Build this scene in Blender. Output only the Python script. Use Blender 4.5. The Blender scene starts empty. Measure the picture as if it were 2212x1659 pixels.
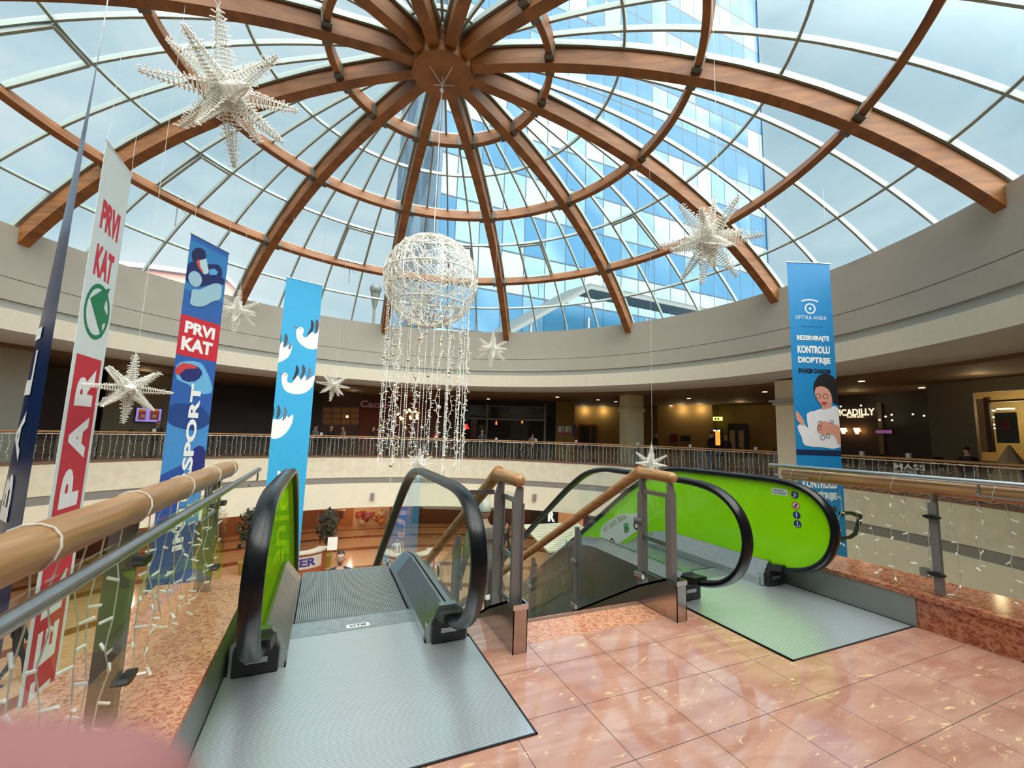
import bpy, math, random  # noqa
from mathutils import Vector, Matrix
random.seed(7)
PI = math.pi
S = bpy.context.scene
COL = S.collection
# ------------------------------------------------------------------ camera
CAMX = Vector((0.9153328, -0.4015477, 0.0304173))
CAMU = Vector((-0.0754368, -0.0967813, 0.9924428))
CAMF = Vector((0.3955693, 0.9107101, 0.1188786))
FPX, PPX, PPY = 908.46, 1106.0, 829.5
EYE = Vector((0, 0, 1.4))
cd = bpy.data.cameras.new('camera'); cam = bpy.data.objects.new('camera', cd); COL.objects.link(cam)
cam.matrix_world = Matrix(((CAMX.x, CAMU.x, -CAMF.x, EYE.x), (CAMX.y, CAMU.y, -CAMF.y, EYE.y), (CAMX.z, CAMU.z, -CAMF.z, EYE.z), (0, 0, 0, 1)))
cd.sensor_width = 36; cd.lens = FPX / 2212 * 36; cd.clip_start = 0.003; cd.clip_end = 500
cd.dof.use_dof = True; cd.dof.focus_distance = 6.0; cd.dof.aperture_fstop = 5.0
S.camera = cam
S.view_settings.view_transform = 'Standard'; S.view_settings.look = 'None'; S.view_settings.gamma = 1
S.view_settings.use_curve_mapping = False; S.view_settings.exposure = 0.0
S.cycles.max_bounces = 10; S.cycles.transparent_max_bounces = 24; S.cycles.glossy_bounces = 4
S.cycles.diffuse_bounces = 4; S.cycles.transmission_bounces = 6; S.cycles.sample_clamp_indirect = 6
S.cycles.caustics_reflective = False; S.cycles.caustics_refractive = False
# ------------------------------------------------------------------ sky
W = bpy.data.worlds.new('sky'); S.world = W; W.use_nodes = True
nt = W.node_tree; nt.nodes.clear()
def N(t, typ, **kw):
    n = t.nodes.new(typ)
    for k, v in kw.items():
        if k.startswith('i_'): n.inputs[int(k[2:])].default_value = v
        else: setattr(n, k, v)
    return n
tc = N(nt, 'ShaderNodeTexCoord')
mp = N(nt, 'ShaderNodeMapping'); mp.inputs['Scale'].default_value = (1.0, 1.0, 2.2)
nz = N(nt, 'ShaderNodeTexNoise'); nz.inputs['Scale'].default_value = 1.9; nz.inputs['Detail'].default_value = 7; nz.inputs['Roughness'].default_value = .55; nz.inputs['Distortion'].default_value = .4
cr = N(nt, 'ShaderNodeValToRGB')
cr.color_ramp.elements[0].position = .36; cr.color_ramp.elements[0].color = (.44, .62, .71, 1)
cr.color_ramp.elements[1].position = .66; cr.color_ramp.elements[1].color = (.78, .88, .90, 1)
e = cr.color_ramp.elements.new(.5); e.color = (.58, .74, .80, 1)
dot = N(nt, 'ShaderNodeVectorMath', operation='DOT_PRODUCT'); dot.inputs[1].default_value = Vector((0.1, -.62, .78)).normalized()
mr = N(nt, 'ShaderNodeMapRange', interpolation_type='SMOOTHSTEP'); mr.inputs[1].default_value = .3; mr.inputs[2].default_value = 1.0; mr.inputs[3].default_value = 1.0; mr.inputs[4].default_value = 10.0  # much brighter sky region added behind the camera to light the interior
bg = N(nt, 'ShaderNodeBackground'); wo = N(nt, 'ShaderNodeOutputWorld')
L = nt.links.new
L(tc.outputs['Generated'], mp.inputs[0]); L(mp.outputs[0], nz.inputs['Vector']); L(nz.outputs['Fac'], cr.inputs[0])
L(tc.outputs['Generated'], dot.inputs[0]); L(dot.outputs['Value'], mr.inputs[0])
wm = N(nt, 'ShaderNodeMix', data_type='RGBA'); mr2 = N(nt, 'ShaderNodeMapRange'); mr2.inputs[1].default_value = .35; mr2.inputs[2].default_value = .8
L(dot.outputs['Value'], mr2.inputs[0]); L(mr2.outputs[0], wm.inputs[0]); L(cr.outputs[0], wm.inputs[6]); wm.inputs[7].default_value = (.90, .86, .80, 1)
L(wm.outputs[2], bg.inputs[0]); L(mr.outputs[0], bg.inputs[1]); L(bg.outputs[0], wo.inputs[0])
def light(name, kind, loc, power, size=.5, color=(1, .85, .65), rot=(0, 0, 0), sy=None, label=None):
    l = bpy.data.lights.new(name, kind); l.energy = power; l.color = color
    if kind == 'AREA':
        l.size = size
        if sy: l.shape = 'RECTANGLE'; l.size_y = sy
    else: l.shadow_soft_size = size
    o = bpy.data.objects.new(name, l); o.location = loc; o.rotation_euler = rot; COL.objects.link(o); return o

# ------------------------------------------------------------------ geometry of the place
DC = Vector((2.0568, 9.8416, 0)); RW = 12.152; RR = 14.08; PHI = math.radians(58.677)
TILE_U, TILE_V, TU0, TV0 = .4296, .4037, 1.349, 2.430
LOW = -5.2
def pray(px, py): return CAMX * ((px - PPX) / FPX) - CAMU * ((py - PPY) / FPX) + CAMF
def on_cyl(px, py, R, c=DC):
    d = pray(px, py); o = EYE - c; A = d.x * d.x + d.y * d.y; B = d.x * o.x + d.y * o.y; q = o.x * o.x + o.y * o.y - R * R
    return EYE + d * ((-B + math.sqrt(B * B - A * q)) / A)
def on_plane(px, py, p0, n):
    d = pray(px, py); return EYE + d * (n.dot(p0 - EYE) / n.dot(d))
def on_z(px, py, z):
    d = pray(px, py); return EYE + d * ((z - EYE.z) / d.z)
def pol(R, a, z=0): return Vector((DC.x + R * math.cos(a), DC.y + R * math.sin(a), z))
def azi(p): return math.atan2(p.y - DC.y, p.x - DC.x)

def srgb(r, g, b, a=1):
    f = lambda c: c / 255 / 12.92 if c / 255 <= .04045 else ((c / 255 + .055) / 1.055) ** 2.4
    return (f(r), f(g), f(b), a)
MATS = {}
def mat(name, col, rough=.5, metal=0, spec=.5, noise=0, nscale=8, bump=0, col2=None, emit=None, estr=0, coat=0, alpha=None):
    if name in MATS: return MATS[name]
    m = bpy.data.materials.new(name); m.use_nodes = True; t = m.node_tree; b = t.nodes['Principled BSDF']
    b.inputs['Base Color'].default_value = col; b.inputs['Roughness'].default_value = rough; b.inputs['Metallic'].default_value = metal
    b.inputs['Specular IOR Level'].default_value = spec; b.inputs['Coat Weight'].default_value = coat
    if emit: b.inputs['Emission Color'].default_value = emit; b.inputs['Emission Strength'].default_value = estr
    c = N(t, 'ShaderNodeTexCoord'); n = N(t, 'ShaderNodeTexNoise'); n.inputs['Scale'].default_value = nscale; n.inputs['Detail'].default_value = 5
    t.links.new(c.outputs['Object'], n.inputs['Vector'])
    r = N(t, 'ShaderNodeValToRGB'); c2 = col2 or tuple(x * (1 - max(noise, .04)) for x in col[:3]) + (1,)
    r.color_ramp.elements[0].position = .35; r.color_ramp.elements[0].color = c2; r.color_ramp.elements[1].position = .65; r.color_ramp.elements[1].color = col
    t.links.new(n.outputs['Fac'], r.inputs[0]); t.links.new(r.outputs[0], b.inputs['Base Color'])
    if bump:
        bp = N(t, 'ShaderNodeBump'); bp.inputs['Strength'].default_value = bump; bp.inputs['Distance'].default_value = .01
        t.links.new(n.outputs['Fac'], bp.inputs['Height']); t.links.new(bp.outputs[0], b.inputs['Normal'])
    MATS[name] = m; return m
def glass(name, tint, refl=1.0, ior=1.5, rough=0.0, film=None):
    m = bpy.data.materials.new(name); m.use_nodes = True; t = m.node_tree; t.nodes.clear()
    o = N(t, 'ShaderNodeOutputMaterial'); mx = N(t, 'ShaderNodeMixShader'); tr = N(t, 'ShaderNodeBsdfTransparent'); gl = N(t, 'ShaderNodeBsdfGlossy')
    fr = N(t, 'ShaderNodeFresnel'); fr.inputs[0].default_value = ior; tr.inputs[0].default_value = tint; gl.inputs['Roughness'].default_value = rough
    gl.inputs['Color'].default_value = (refl, refl, refl, 1)
    bf = N(t, 'ShaderNodeNewGeometry'); t.links.new(mathn(t, 'MULTIPLY', fr.outputs[0], mathn(t, 'SUBTRACT', 1, bf.outputs['Backfacing'])), mx.inputs[0]); t.links.new(tr.outputs[0], mx.inputs[1]); t.links.new(gl.outputs[0], mx.inputs[2])
    if film:
        df = N(t, 'ShaderNodeBsdfDiffuse'); df.inputs[0].default_value = film[0]; m2 = N(t, 'ShaderNodeMixShader'); m2.inputs[0].default_value = film[1]
        t.links.new(tr.outputs[0], m2.inputs[1]); t.links.new(df.outputs[0], m2.inputs[2]); t.links.new(m2.outputs[0], mx.inputs[1])
    t.links.new(mx.outputs[0], o.inputs[0]); MATS[name] = m; return m
def coords(t, kind='Object'):
    return N(t, 'ShaderNodeTexCoord').outputs[kind]
def mathn(t, op, a, b=None):
    n = N(t, 'ShaderNodeMath', operation=op)
    for i, v in enumerate((a, b)):
        if v is None: continue
        if isinstance(v, (int, float)): n.inputs[i].default_value = v
        else: t.links.new(v, n.inputs[i])
    return n.outputs[0]
def mixc(t, f, a, b):
    n = N(t, 'ShaderNodeMix', data_type='RGBA')
    for i, v in ((0, f), (6, a), (7, b)):
        if isinstance(v, (int, float, tuple)): n.inputs[i].default_value = v
        else: t.links.new(v, n.inputs[i])
    return n.outputs[2]
def grid_lines(t, su, sv, u0, v0, w, vec=None):
    sep = N(t, 'ShaderNodeSeparateXYZ'); t.links.new(vec or N(t, 'ShaderNodeNewGeometry').outputs['Position'], sep.inputs[0])
    out = []
    for ax, s, o in ((0, su, u0), (1, sv, v0)):
        f = mathn(t, 'FRACT', mathn(t, 'DIVIDE', mathn(t, 'ADD', sep.outputs[ax], 200 * s - o), s))
        d = mathn(t, 'MULTIPLY', mathn(t, 'ABSOLUTE', mathn(t, 'SUBTRACT', f, .5)), 2)
        out.append(mathn(t, 'GREATER_THAN', d, 1 - w / s))
    return mathn(t, 'MAXIMUM', out[0], out[1])
def tile_floor(name, base, base2, vein, joint, su, sv, u0, v0, w=.004, rough=.06):
    m = bpy.data.materials.new(name); m.use_nodes = True; t = m.node_tree; b = t.nodes['Principled BSDF']; MATS[name] = m
    pos = N(t, 'ShaderNodeNewGeometry').outputs['Position']
    mp = N(t, 'ShaderNodeMapping'); mp.inputs['Rotation'].default_value = (0, 0, math.radians(-62)); mp.inputs['Scale'].default_value = (1.0, 3.6, 1); t.links.new(pos, mp.inputs[0])
    n1 = N(t, 'ShaderNodeTexNoise'); n1.inputs['Scale'].default_value = 2.3; n1.inputs['Detail'].default_value = 6; n1.inputs['Distortion'].default_value = .7; t.links.new(mp.outputs[0], n1.inputs['Vector'])
    n2 = N(t, 'ShaderNodeTexNoise'); n2.inputs['Scale'].default_value = 5.5; n2.inputs['Detail'].default_value = 8; n2.inputs['Distortion'].default_value = 1.6; n2.inputs['Roughness'].default_value = .62; t.links.new(mp.outputs[0], n2.inputs['Vector'])
    r1 = N(t, 'ShaderNodeValToRGB'); r1.color_ramp.elements[0].position = .38; r1.color_ramp.elements[0].color = base; r1.color_ramp.elements[1].position = .62; r1.color_ramp.elements[1].color = base2; t.links.new(n1.outputs['Fac'], r1.inputs[0])
    r2 = N(t, 'ShaderNodeValToRGB'); r2.color_ramp.elements[0].position = .60; r2.color_ramp.elements[0].color = (0, 0, 0, 1); r2.color_ramp.elements[1].position = .70; r2.color_ramp.elements[1].color = (1, 1, 1, 1); t.links.new(n2.outputs['Fac'], r2.inputs[0])
    c1 = mixc(t, r2.outputs[0], r1.outputs[0], vein)
    g = grid_lines(t, su, sv, u0, v0, w)
    c2 = mixc(t, g, c1, joint); t.links.new(c2, b.inputs['Base Color'])
    t.links.new(mathn(t, 'ADD', mathn(t, 'MULTIPLY', g, .5), rough), b.inputs['Roughness'])
    b.inputs['Specular IOR Level'].default_value = 1.0
    return m
def marble(name, a, b_, c_, scale=9, rough=.12):
    m = bpy.data.materials.new(name); m.use_nodes = True; t = m.node_tree; b = t.nodes['Principled BSDF']; MATS[name] = m
    pos = N(t, 'ShaderNodeNewGeometry').outputs['Position']
    v = N(t, 'ShaderNodeTexVoronoi', feature='F1'); v.inputs['Scale'].default_value = scale * 3
    n = N(t, 'ShaderNodeTexNoise'); n.inputs['Scale'].default_value = scale * 1.5; n.inputs['Detail'].default_value = 5; n.inputs['Distortion'].default_value = .5
    t.links.new(pos, n.inputs['Vector']); vm = N(t, 'ShaderNodeVectorMath', operation='MULTIPLY_ADD'); t.links.new(n.outputs['Color'], vm.inputs[0]); vm.inputs[1].default_value = (.12, .12, .12); t.links.new(pos, vm.inputs[2]); t.links.new(vm.outputs[0], v.inputs['Vector'])
    s = mathn(t, 'ADD', mathn(t, 'MULTIPLY', v.outputs['Distance'], .75), mathn(t, 'MULTIPLY', n.outputs['Fac'], .45))
    r = N(t, 'ShaderNodeValToRGB'); r.color_ramp.elements[0].position = .34; r.color_ramp.elements[0].color = a
    r.color_ramp.elements[1].position = .72; r.color_ramp.elements[1].color = c_; e = r.color_ramp.elements.new(.52); e.color = b_
    t.links.new(s, r.inputs[0]); t.links.new(r.outputs[0], b.inputs['Base Color']); b.inputs['Roughness'].default_value = rough
    return m
def ribbed(name, axis, period, light_c, dark_c, rough=.32, metal=.85, duty=.5, dirt=True):
    m = bpy.data.materials.new(name); m.use_nodes = True; t = m.node_tree; b = t.nodes['Principled BSDF']; MATS[name] = m
    pos = N(t, 'ShaderNodeNewGeometry').outputs['Position']; sep = N(t, 'ShaderNodeSeparateXYZ'); t.links.new(pos, sep.inputs[0])
    f = mathn(t, 'FRACT', mathn(t, 'DIVIDE', mathn(t, 'ADD', sep.outputs[axis], 50), period))
    tri = mathn(t, 'MULTIPLY', mathn(t, 'ABSOLUTE', mathn(t, 'SUBTRACT', f, .5)), 2)
    r = N(t, 'ShaderNodeValToRGB'); r.color_ramp.elements[0].position = duty - .2; r.color_ramp.elements[0].color = dark_c; r.color_ramp.elements[1].position = duty + .1; r.color_ramp.elements[1].color = light_c
    t.links.new(tri, r.inputs[0])
    n = N(t, 'ShaderNodeTexNoise'); n.inputs['Scale'].default_value = 3.0; n.inputs['Detail'].default_value = 8; n.inputs['Roughness'].default_value = .7
    mp = N(t, 'ShaderNodeMapping'); mp.inputs['Scale'].default_value = (1, 6, 1) if axis == 1 else (6, 1, 1); t.links.new(pos, mp.inputs[0]); t.links.new(mp.outputs[0], n.inputs['Vector'])
    c = mixc(t, mathn(t, 'MULTIPLY', n.outputs['Fac'], .28 if dirt else .2), r.outputs[0], tuple(x * .45 for x in light_c[:3]) + (1,))
    t.links.new(c, b.inputs['Base Color']); b.inputs['Metallic'].default_value = metal
    t.links.new(mathn(t, 'ADD', mathn(t, 'MULTIPLY', n.outputs['Fac'], .12), rough - .06), b.inputs['Roughness'])
    bp = N(t, 'ShaderNodeBump'); bp.inputs['Strength'].default_value = .3; bp.inputs['Distance'].default_value = .001; t.links.new(tri, bp.inputs['Height']); t.links.new(bp.outputs[0], b.inputs['Normal'])
    return m
def wood(name, a, b_, scale=(3, 3, 60), rough=.35, bands=False):
    m = bpy.data.materials.new(name); m.use_nodes = True; t = m.node_tree; b = t.nodes['Principled BSDF']; MATS[name] = m
    mp = N(t, 'ShaderNodeMapping'); mp.inputs['Scale'].default_value = scale; t.links.new(coords(t, 'Object'), mp.inputs[0])
    n = N(t, 'ShaderNodeTexNoise'); n.inputs['Scale'].default_value = 1; n.inputs['Detail'].default_value = 6; n.inputs['Distortion'].default_value = .6; t.links.new(mp.outputs[0], n.inputs['Vector'])
    r = N(t, 'ShaderNodeValToRGB'); r.color_ramp.elements[0].position = .35; r.color_ramp.elements[0].color = a; r.color_ramp.elements[1].position = .65; r.color_ramp.elements[1].color = b_
    t.links.new(n.outputs['Fac'], r.inputs[0]); t.links.new(r.outputs[0], b.inputs['Base Color']); b.inputs['Roughness'].default_value = rough
    return m

# ---- materials
M = {}
M['floor'] = tile_floor('pink_marble_tiles', srgb(176, 124, 106), srgb(194, 148, 128), srgb(232, 200, 150), srgb(60, 38, 32), TILE_U, TILE_V, TU0, TV0)
M['lfloor'] = tile_floor('tan_tiles', srgb(196, 148, 108), srgb(210, 168, 130), srgb(216, 178, 140), srgb(140, 96, 70), .43, .40, 0, 0, rough=.12)
M['rosso'] = marble('rosso_marble', srgb(158, 92, 68), srgb(190, 122, 92), srgb(214, 158, 124), scale=15)
M['rosso_dark'] = marble('rosso_marble_polished', srgb(128, 66, 46), srgb(160, 90, 64), srgb(188, 126, 94), scale=11)
M['plate'] = ribbed('landing_plate_ribs', 1, .0125, (.93, .98, 1.0, 1), (.52, .58, .62, 1), rough=.30, metal=.72)
M['step'] = ribbed('step_grooves', 0, .0133, (.62, .66, .66, 1), (.04, .045, .045, 1), rough=.4, duty=.45)
M['comb'] = mat('comb_plate_steel', (.62, .68, .71, 1), .32, .85, noise=.2, nscale=20)
M['steel'] = mat('brushed_steel', (.50, .52, .53, 1), .3, 1, noise=.12, nscale=30)
M['steel_d'] = mat('grey_cladding_steel', (.26, .27, .26, 1), .35, .25, noise=.1, nscale=3)
M['chrome'] = mat('polished_steel', (.75, .77, .78, 1), .12, 1)
M['boxsteel'] = mat('mirror_brown_steel', (.55, .50, .47, 1), .2, 1, noise=.1, nscale=4)
M['postgrey'] = mat('grey_post_paint', srgb(128, 126, 126), .4, .3)
M['rubber'] = mat('black_handrail_rubber', (.006, .007, .009, 1), .25, spec=.35)
M['black'] = mat('black_plastic', (.012, .012, .012, 1), .4)
M['green'] = mat('lime_green_panel', srgb(158, 244, 6), .2, spec=.4, noise=.05, nscale=5)
M['greenglass'] = glass('lime_green_glass', (.66, .90, .10, 1), .9, film=((.50, .85, .03, 1), .22))
M['glass'] = glass('clear_glass', (.92, .96, .94, 1))
M['rglass'] = glass('railing_glass', (.94, .97, .95, 1), film=((.5, .56, .5, 1), .01))
M['domeglass'] = glass('roof_glass', (.90, .96, .97, 1), ior=1.3)
M['beam'] = wood('glulam_beam', srgb(110, 64, 20), srgb(144, 90, 38), (1.2, 1.2, 9), .55)
M['rail'] = wood('oak_handrail', srgb(156, 112, 66), srgb(188, 146, 98), (40, 3, 40), .32)
M['bar'] = mat('pale_glazing_bar', srgb(150, 164, 160), .5, .1)
M['bracket'] = mat('dark_grey_bracket', srgb(92, 94, 86), .45, .4)
M['upper'] = mat('shaded_cream_upper_wall', srgb(166, 163, 152), .8, noise=.03, nscale=1.5)  # same cream as the fascia, darkened to put its shade into the colour
M['cream'] = mat('cream_fascia', srgb(232, 228, 208), .8, noise=.02, nscale=2)
M['stain'] = mat('stained_cream_fascia', srgb(228, 224, 204), .8, nscale=3.2, col2=srgb(217, 212, 192), bump=.04)
M['greyband'] = mat('grey_green_band', srgb(156, 160, 152), .7)
M['greystripe'] = mat('grey_stripe_paint', srgb(138, 136, 132), .7)
M['brownedge'] = mat('brown_edge', srgb(120, 92, 76), .6)
M['soffit'] = mat('grey_soffit', srgb(186, 198, 212), .8)
M['ceil'] = mat('shade_darkened_beige', srgb(104, 86, 64), .8)  # beige darkened: the gallery's shade is put into the colour
M['yellow'] = mat('ochre_wall', srgb(150, 124, 72), .8)
M['dark'] = mat('dark_shopfront', srgb(44, 34, 30), .5)
M['darkbrown'] = mat('dark_brown_panel', srgb(74, 40, 26), .5)
M['greywall'] = mat('taupe_wall', srgb(120, 112, 96), .8)
M['white'] = mat('white_print', srgb(232, 236, 236), .5)
M['wire'] = mat('white_light_string', srgb(226, 224, 214), .45)
M['bulb'] = mat('frosted_bulb', srgb(240, 240, 234), .3, emit=(1, 1, .95, 1), estr=.15)
M['silver'] = mat('silver_bauble', (.7, .72, .74, 1), .15, 1)
M['gold'] = mat('gold_bauble', (.82, .66, .32, 1), .2, 1)
M['cord'] = mat('hanging_cord', srgb(200, 205, 205), .6)
M['lamp'] = mat('lit_downlight', (1, .9, .7, 1), .5, emit=(1, .86, .6, 1), estr=6)
M['warmglow'] = mat('warm_lamp_bulb', (1, .6, .3, 1), .5, emit=(1, .45, .12, 1), estr=9)
M['signglow'] = mat('lit_sign_letters', (1, .9, .6, 1), .5, emit=(1, .86, .6, 1), estr=1.1)
def cmat(r, g, b, rough=.55): return mat('colour_%d_%d_%d' % (r, g, b), srgb(r, g, b), rough)

# ---- mesh helpers
class MB:
    def __init__(s): s.v = []; s.f = []; s.m = []
    def add(s, vs, fs, mi=0):
        o = len(s.v); s.v += [tuple(v) for v in vs]; s.f += [tuple(i + o for i in f) for f in fs]; s.m += [mi] * len(fs); return s
    def box(s, c, d, ax=None, mi=0):
        c = Vector(c); ax = ax or (Vector((1, 0, 0)), Vector((0, 1, 0)), Vector((0, 0, 1)))
        vs = [c + ax[0] * (d[0] / 2 * i) + ax[1] * (d[1] / 2 * j) + ax[2] * (d[2] / 2 * k) for i in (-1, 1) for j in (-1, 1) for k in (-1, 1)]
        return s.add(vs, [(0, 1, 3, 2), (4, 6, 7, 5), (0, 4, 5, 1), (2, 3, 7, 6), (0, 2, 6, 4), (1, 5, 7, 3)], mi)
    def b2(s, a, b, mi=0):
        a, b = Vector(a), Vector(b); return s.box((a + b) / 2, [abs(x) for x in (b - a)], None, mi)
    def sweep(s, path, prof, up=None, cap=True, mi=0, closed=False):
        """path: points; prof: (side, up) pairs or function i -> pairs; up: fixed vector or None"""
        n = len(path); path = [Vector(p) for p in path]; rings = []; k = None; last = None
        for i, p in enumerate(path):
            if closed: t = path[(i + 1) % n] - path[i - 1]
            else: t = path[min(i + 1, n - 1)] - path[max(i - 1, 0)]
            t.normalize()
            if up is not None: sd = t.cross(up if not callable(up) else up(i)).normalized()
            else:
                if last is None: last = t.cross(Vector((0, 0, 1)) if abs(t.z) < .9 else Vector((1, 0, 0)))
                sd = (last - t * last.dot(t)).normalized(); last = sd
            uv = sd.cross(t); pr = prof(i) if callable(prof) else prof; k = len(pr)
            rings += [p + sd * a + uv * b for a, b in pr]
        fs = []
        for i in range(n if closed else n - 1):
            j = (i + 1) % n
            for q in range(k): fs.append((i * k + q, i * k + (q + 1) % k, j * k + (q + 1) % k, j * k + q))
        if cap and not closed: fs += [tuple(range(k))[::-1], tuple((n - 1) * k + q for q in range(k))]
        return s.add(rings, fs, mi)
    def tube(s, path, r, k=8, mi=0, cap=True, closed=False):
        pr = (lambda i: [((r(i) if callable(r) else r) * math.cos(2 * PI * q / k), (r(i) if callable(r) else r) * math.sin(2 * PI * q / k)) for q in range(k)])
        return s.sweep(path, pr, None, cap, mi, closed)
    def prism(s, poly, vec, mi=0):
        n = len(poly); poly = [Vector(p) for p in poly]; vec = Vector(vec)
        return s.add(poly + [p + vec for p in poly], [tuple(range(n))[::-1], tuple(range(n, 2 * n))] + [(i, (i + 1) % n, (i + 1) % n + n, i + n) for i in range(n)], mi)
    def lathe(s, prof, c=(0, 0, 0), k=16, mi=0, axis=None):
        c = Vector(c); vs = []
        for r, z in prof:
            for q in range(k):
                a = 2 * PI * q / k; p = Vector((r * math.cos(a), r * math.sin(a), z))
                if axis is not None: p = Vector((0, 0, 1)).rotation_difference(Vector(axis)) @ p
                vs.append(c + p)
        fs = [(i * k + q, i * k + (q + 1) % k, (i + 1) * k + (q + 1) % k, (i + 1) * k + q) for i in range(len(prof) - 1) for q in range(k)]
        fs += [tuple(range(k))[::-1], tuple((len(prof) - 1) * k + q for q in range(k))]
        return s.add(vs, fs, mi)
    def ball(s, c, r, k=10, mi=0, sc=(1, 1, 1)):
        h = max(4, k // 2); c = Vector(c); vs = [c + Vector((0, 0, -r * sc[2]))]
        for i in range(1, h):
            b = -PI / 2 + PI * i / h
            for q in range(k):
                a = 2 * PI * q / k; vs.append(c + Vector((r * sc[0] * math.cos(b) * math.cos(a), r * sc[1] * math.cos(b) * math.sin(a), r * sc[2] * math.sin(b))))
        vs.append(c + Vector((0, 0, r * sc[2]))); e = len(vs) - 1
        fs = [(0, 1 + (q + 1) % k, 1 + q) for q in range(k)] + [(1 + i * k + q, 1 + i * k + (q + 1) % k, 1 + (i + 1) * k + (q + 1) % k, 1 + (i + 1) * k + q) for i in range(h - 2) for q in range(k)]
        fs += [(e, 1 + (h - 2) * k + q, 1 + (h - 2) * k + (q + 1) % k) for q in range(k)]
        return s.add(vs, fs, mi)
    def arc(s, r0, r1, z0, z1, a0, a1, n=64, mi=0, c=None):
        """annular sector solid about DC"""
        full = abs(a1 - a0) >= 2 * PI - 1e-6; m = n if full else n + 1; c = c or DC; vs = []
        for i in range(m):
            a = a0 + (a1 - a0) * i / n; ca, sa = math.cos(a), math.sin(a)
            vs += [(c.x + r * ca, c.y + r * sa, z) for r, z in ((r0, z0), (r1, z0), (r1, z1), (r0, z1))]
        fs = []
        for i in range(n):
            j = (i + 1) % m
            for q in range(4): fs.append((i * 4 + q, j * 4 + q, j * 4 + (q + 1) % 4, i * 4 + (q + 1) % 4))
        if not full: fs += [(0, 1, 2, 3), ((m - 1) * 4 + 3, (m - 1) * 4 + 2, (m - 1) * 4 + 1, (m - 1) * 4)]
        return s.add(vs, fs, mi)
    def build(s, name, m, parent=None, smooth=False, origin=None):
        me = bpy.data.meshes.new(name); org = Vector(origin) if origin is not None else Vector((0, 0, 0))
        me.from_pydata([tuple(Vector(v) - org) for v in s.v] if origin is not None else s.v, [], s.f)
        for x in (m if isinstance(m, (list, tuple)) else [m]): me.materials.append(x)
        if any(s.m): me.polygons.foreach_set('material_index', s.m)
        me.update()
        if smooth:
            me.polygons.foreach_set('use_smooth', [True] * len(me.polygons)); me.set_sharp_from_angle(angle=math.radians(42))
        o = bpy.data.objects.new(name, me); o.location = org; COL.objects.link(o)
        if parent: o.parent = parent; 
        return o
def tag(o, label=None, cat=None, group=None, kind=None):
    if label: o['label'] = label
    if cat: o['category'] = cat
    if group: o['group'] = group
    if kind: o['kind'] = kind
    return o
def root(name, label, cat, group=None, loc=(0, 0, 0), rz=0):
    o = bpy.data.objects.new(name, None); o.empty_display_size = .2; o.location = loc; o.rotation_euler = (0, 0, rz); COL.objects.link(o); return tag(o, label, cat, group)
def struct(name, mb, m, label=None, smooth=False, parent=None):
    o = mb.build(name, m, parent, smooth)
    if not parent: tag(o, label, None, None, 'structure')
    return o
def dup(o, parent=None, **kw):
    c = o.copy(); COL.objects.link(c)
    if parent: c.parent = parent; c.matrix_parent_inverse = o.matrix_parent_inverse.copy()
    for ch in list(o.children): dup(ch, c)
    for k, v in kw.items():
        if k in ('label', 'group', 'category'): c[k] = v
        else: setattr(c, k, v)
    return c
def text_geo(s, bold=.0, spacing=1.0):
    cu = bpy.data.curves.new('t', 'FONT'); cu.body = s; cu.offset = bold; cu.space_character = spacing; cu.resolution_u = 3
    o = bpy.data.objects.new('t', cu); COL.objects.link(o); bpy.context.view_layer.update()
    me = bpy.data.meshes.new_from_object(o); bpy.data.objects.remove(o); bpy.data.curves.remove(cu)
    v = [tuple(x.co[:2]) for x in me.vertices]; f = [tuple(p.vertices) for p in me.polygons]; bpy.data.meshes.remove(me); return v, f
def text_on(name, s, org, ux, uy, w, h, m, parent, bold=.02, rot=0, spacing=1.0, label=None, curve=None):
    """letters fitted to a w x h rectangle whose lower left corner is org; rot 90 = reads upward"""
    v, f = text_geo(s, bold, spacing)
    if rot == 90: v = [(-y, x) for x, y in v]
    x0 = min(a for a, b in v); x1 = max(a for a, b in v); y0 = min(b for a, b in v); y1 = max(b for a, b in v)
    org, ux, uy = Vector(org), Vector(ux), Vector(uy); mb = MB()
    pts = [((a - x0) / (x1 - x0) * w, (b - y0) / (y1 - y0) * h) for a, b in v]
    mb.add([curve(a, b) for a, b in pts] if curve else [org + ux * a + uy * b for a, b in pts], f)
    o = mb.build(name, m, parent)
    if label: o['label'] = label
    return o
def smooth_poly(pts, n=4):
    out = []; k = len(pts); P = [Vector((*p, 0)) if len(p) == 2 else Vector(p) for p in pts]
    for i in range(k):
        a, b, c, d = P[i - 1], P[i], P[(i + 1) % k], P[(i + 2) % k]
        for j in range(n):
            t = j / n; out.append(.5 * ((2 * b) + (c - a) * t + (2 * a - 5 * b + 4 * c - d) * t * t + (3 * b - a - 3 * c + d) * t ** 3))
    return out
def bez(pts, n=6):
    P = [Vector(p) for p in pts]; out = []; P = [P[0] * 2 - P[1]] + P + [P[-1] * 2 - P[-2]]
    for i in range(1, len(P) - 2):
        a, b, c, d = P[i - 1:i + 3]
        for j in range(n):
            t = j / n; out.append(.5 * ((2 * b) + (c - a) * t + (2 * a - 5 * b + 4 * c - d) * t * t + (3 * b - a - 3 * c + d) * t ** 3))
    out.append(P[-2]); return out
# ================================================================== THE SHELL
TAU = 2 * PI
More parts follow.
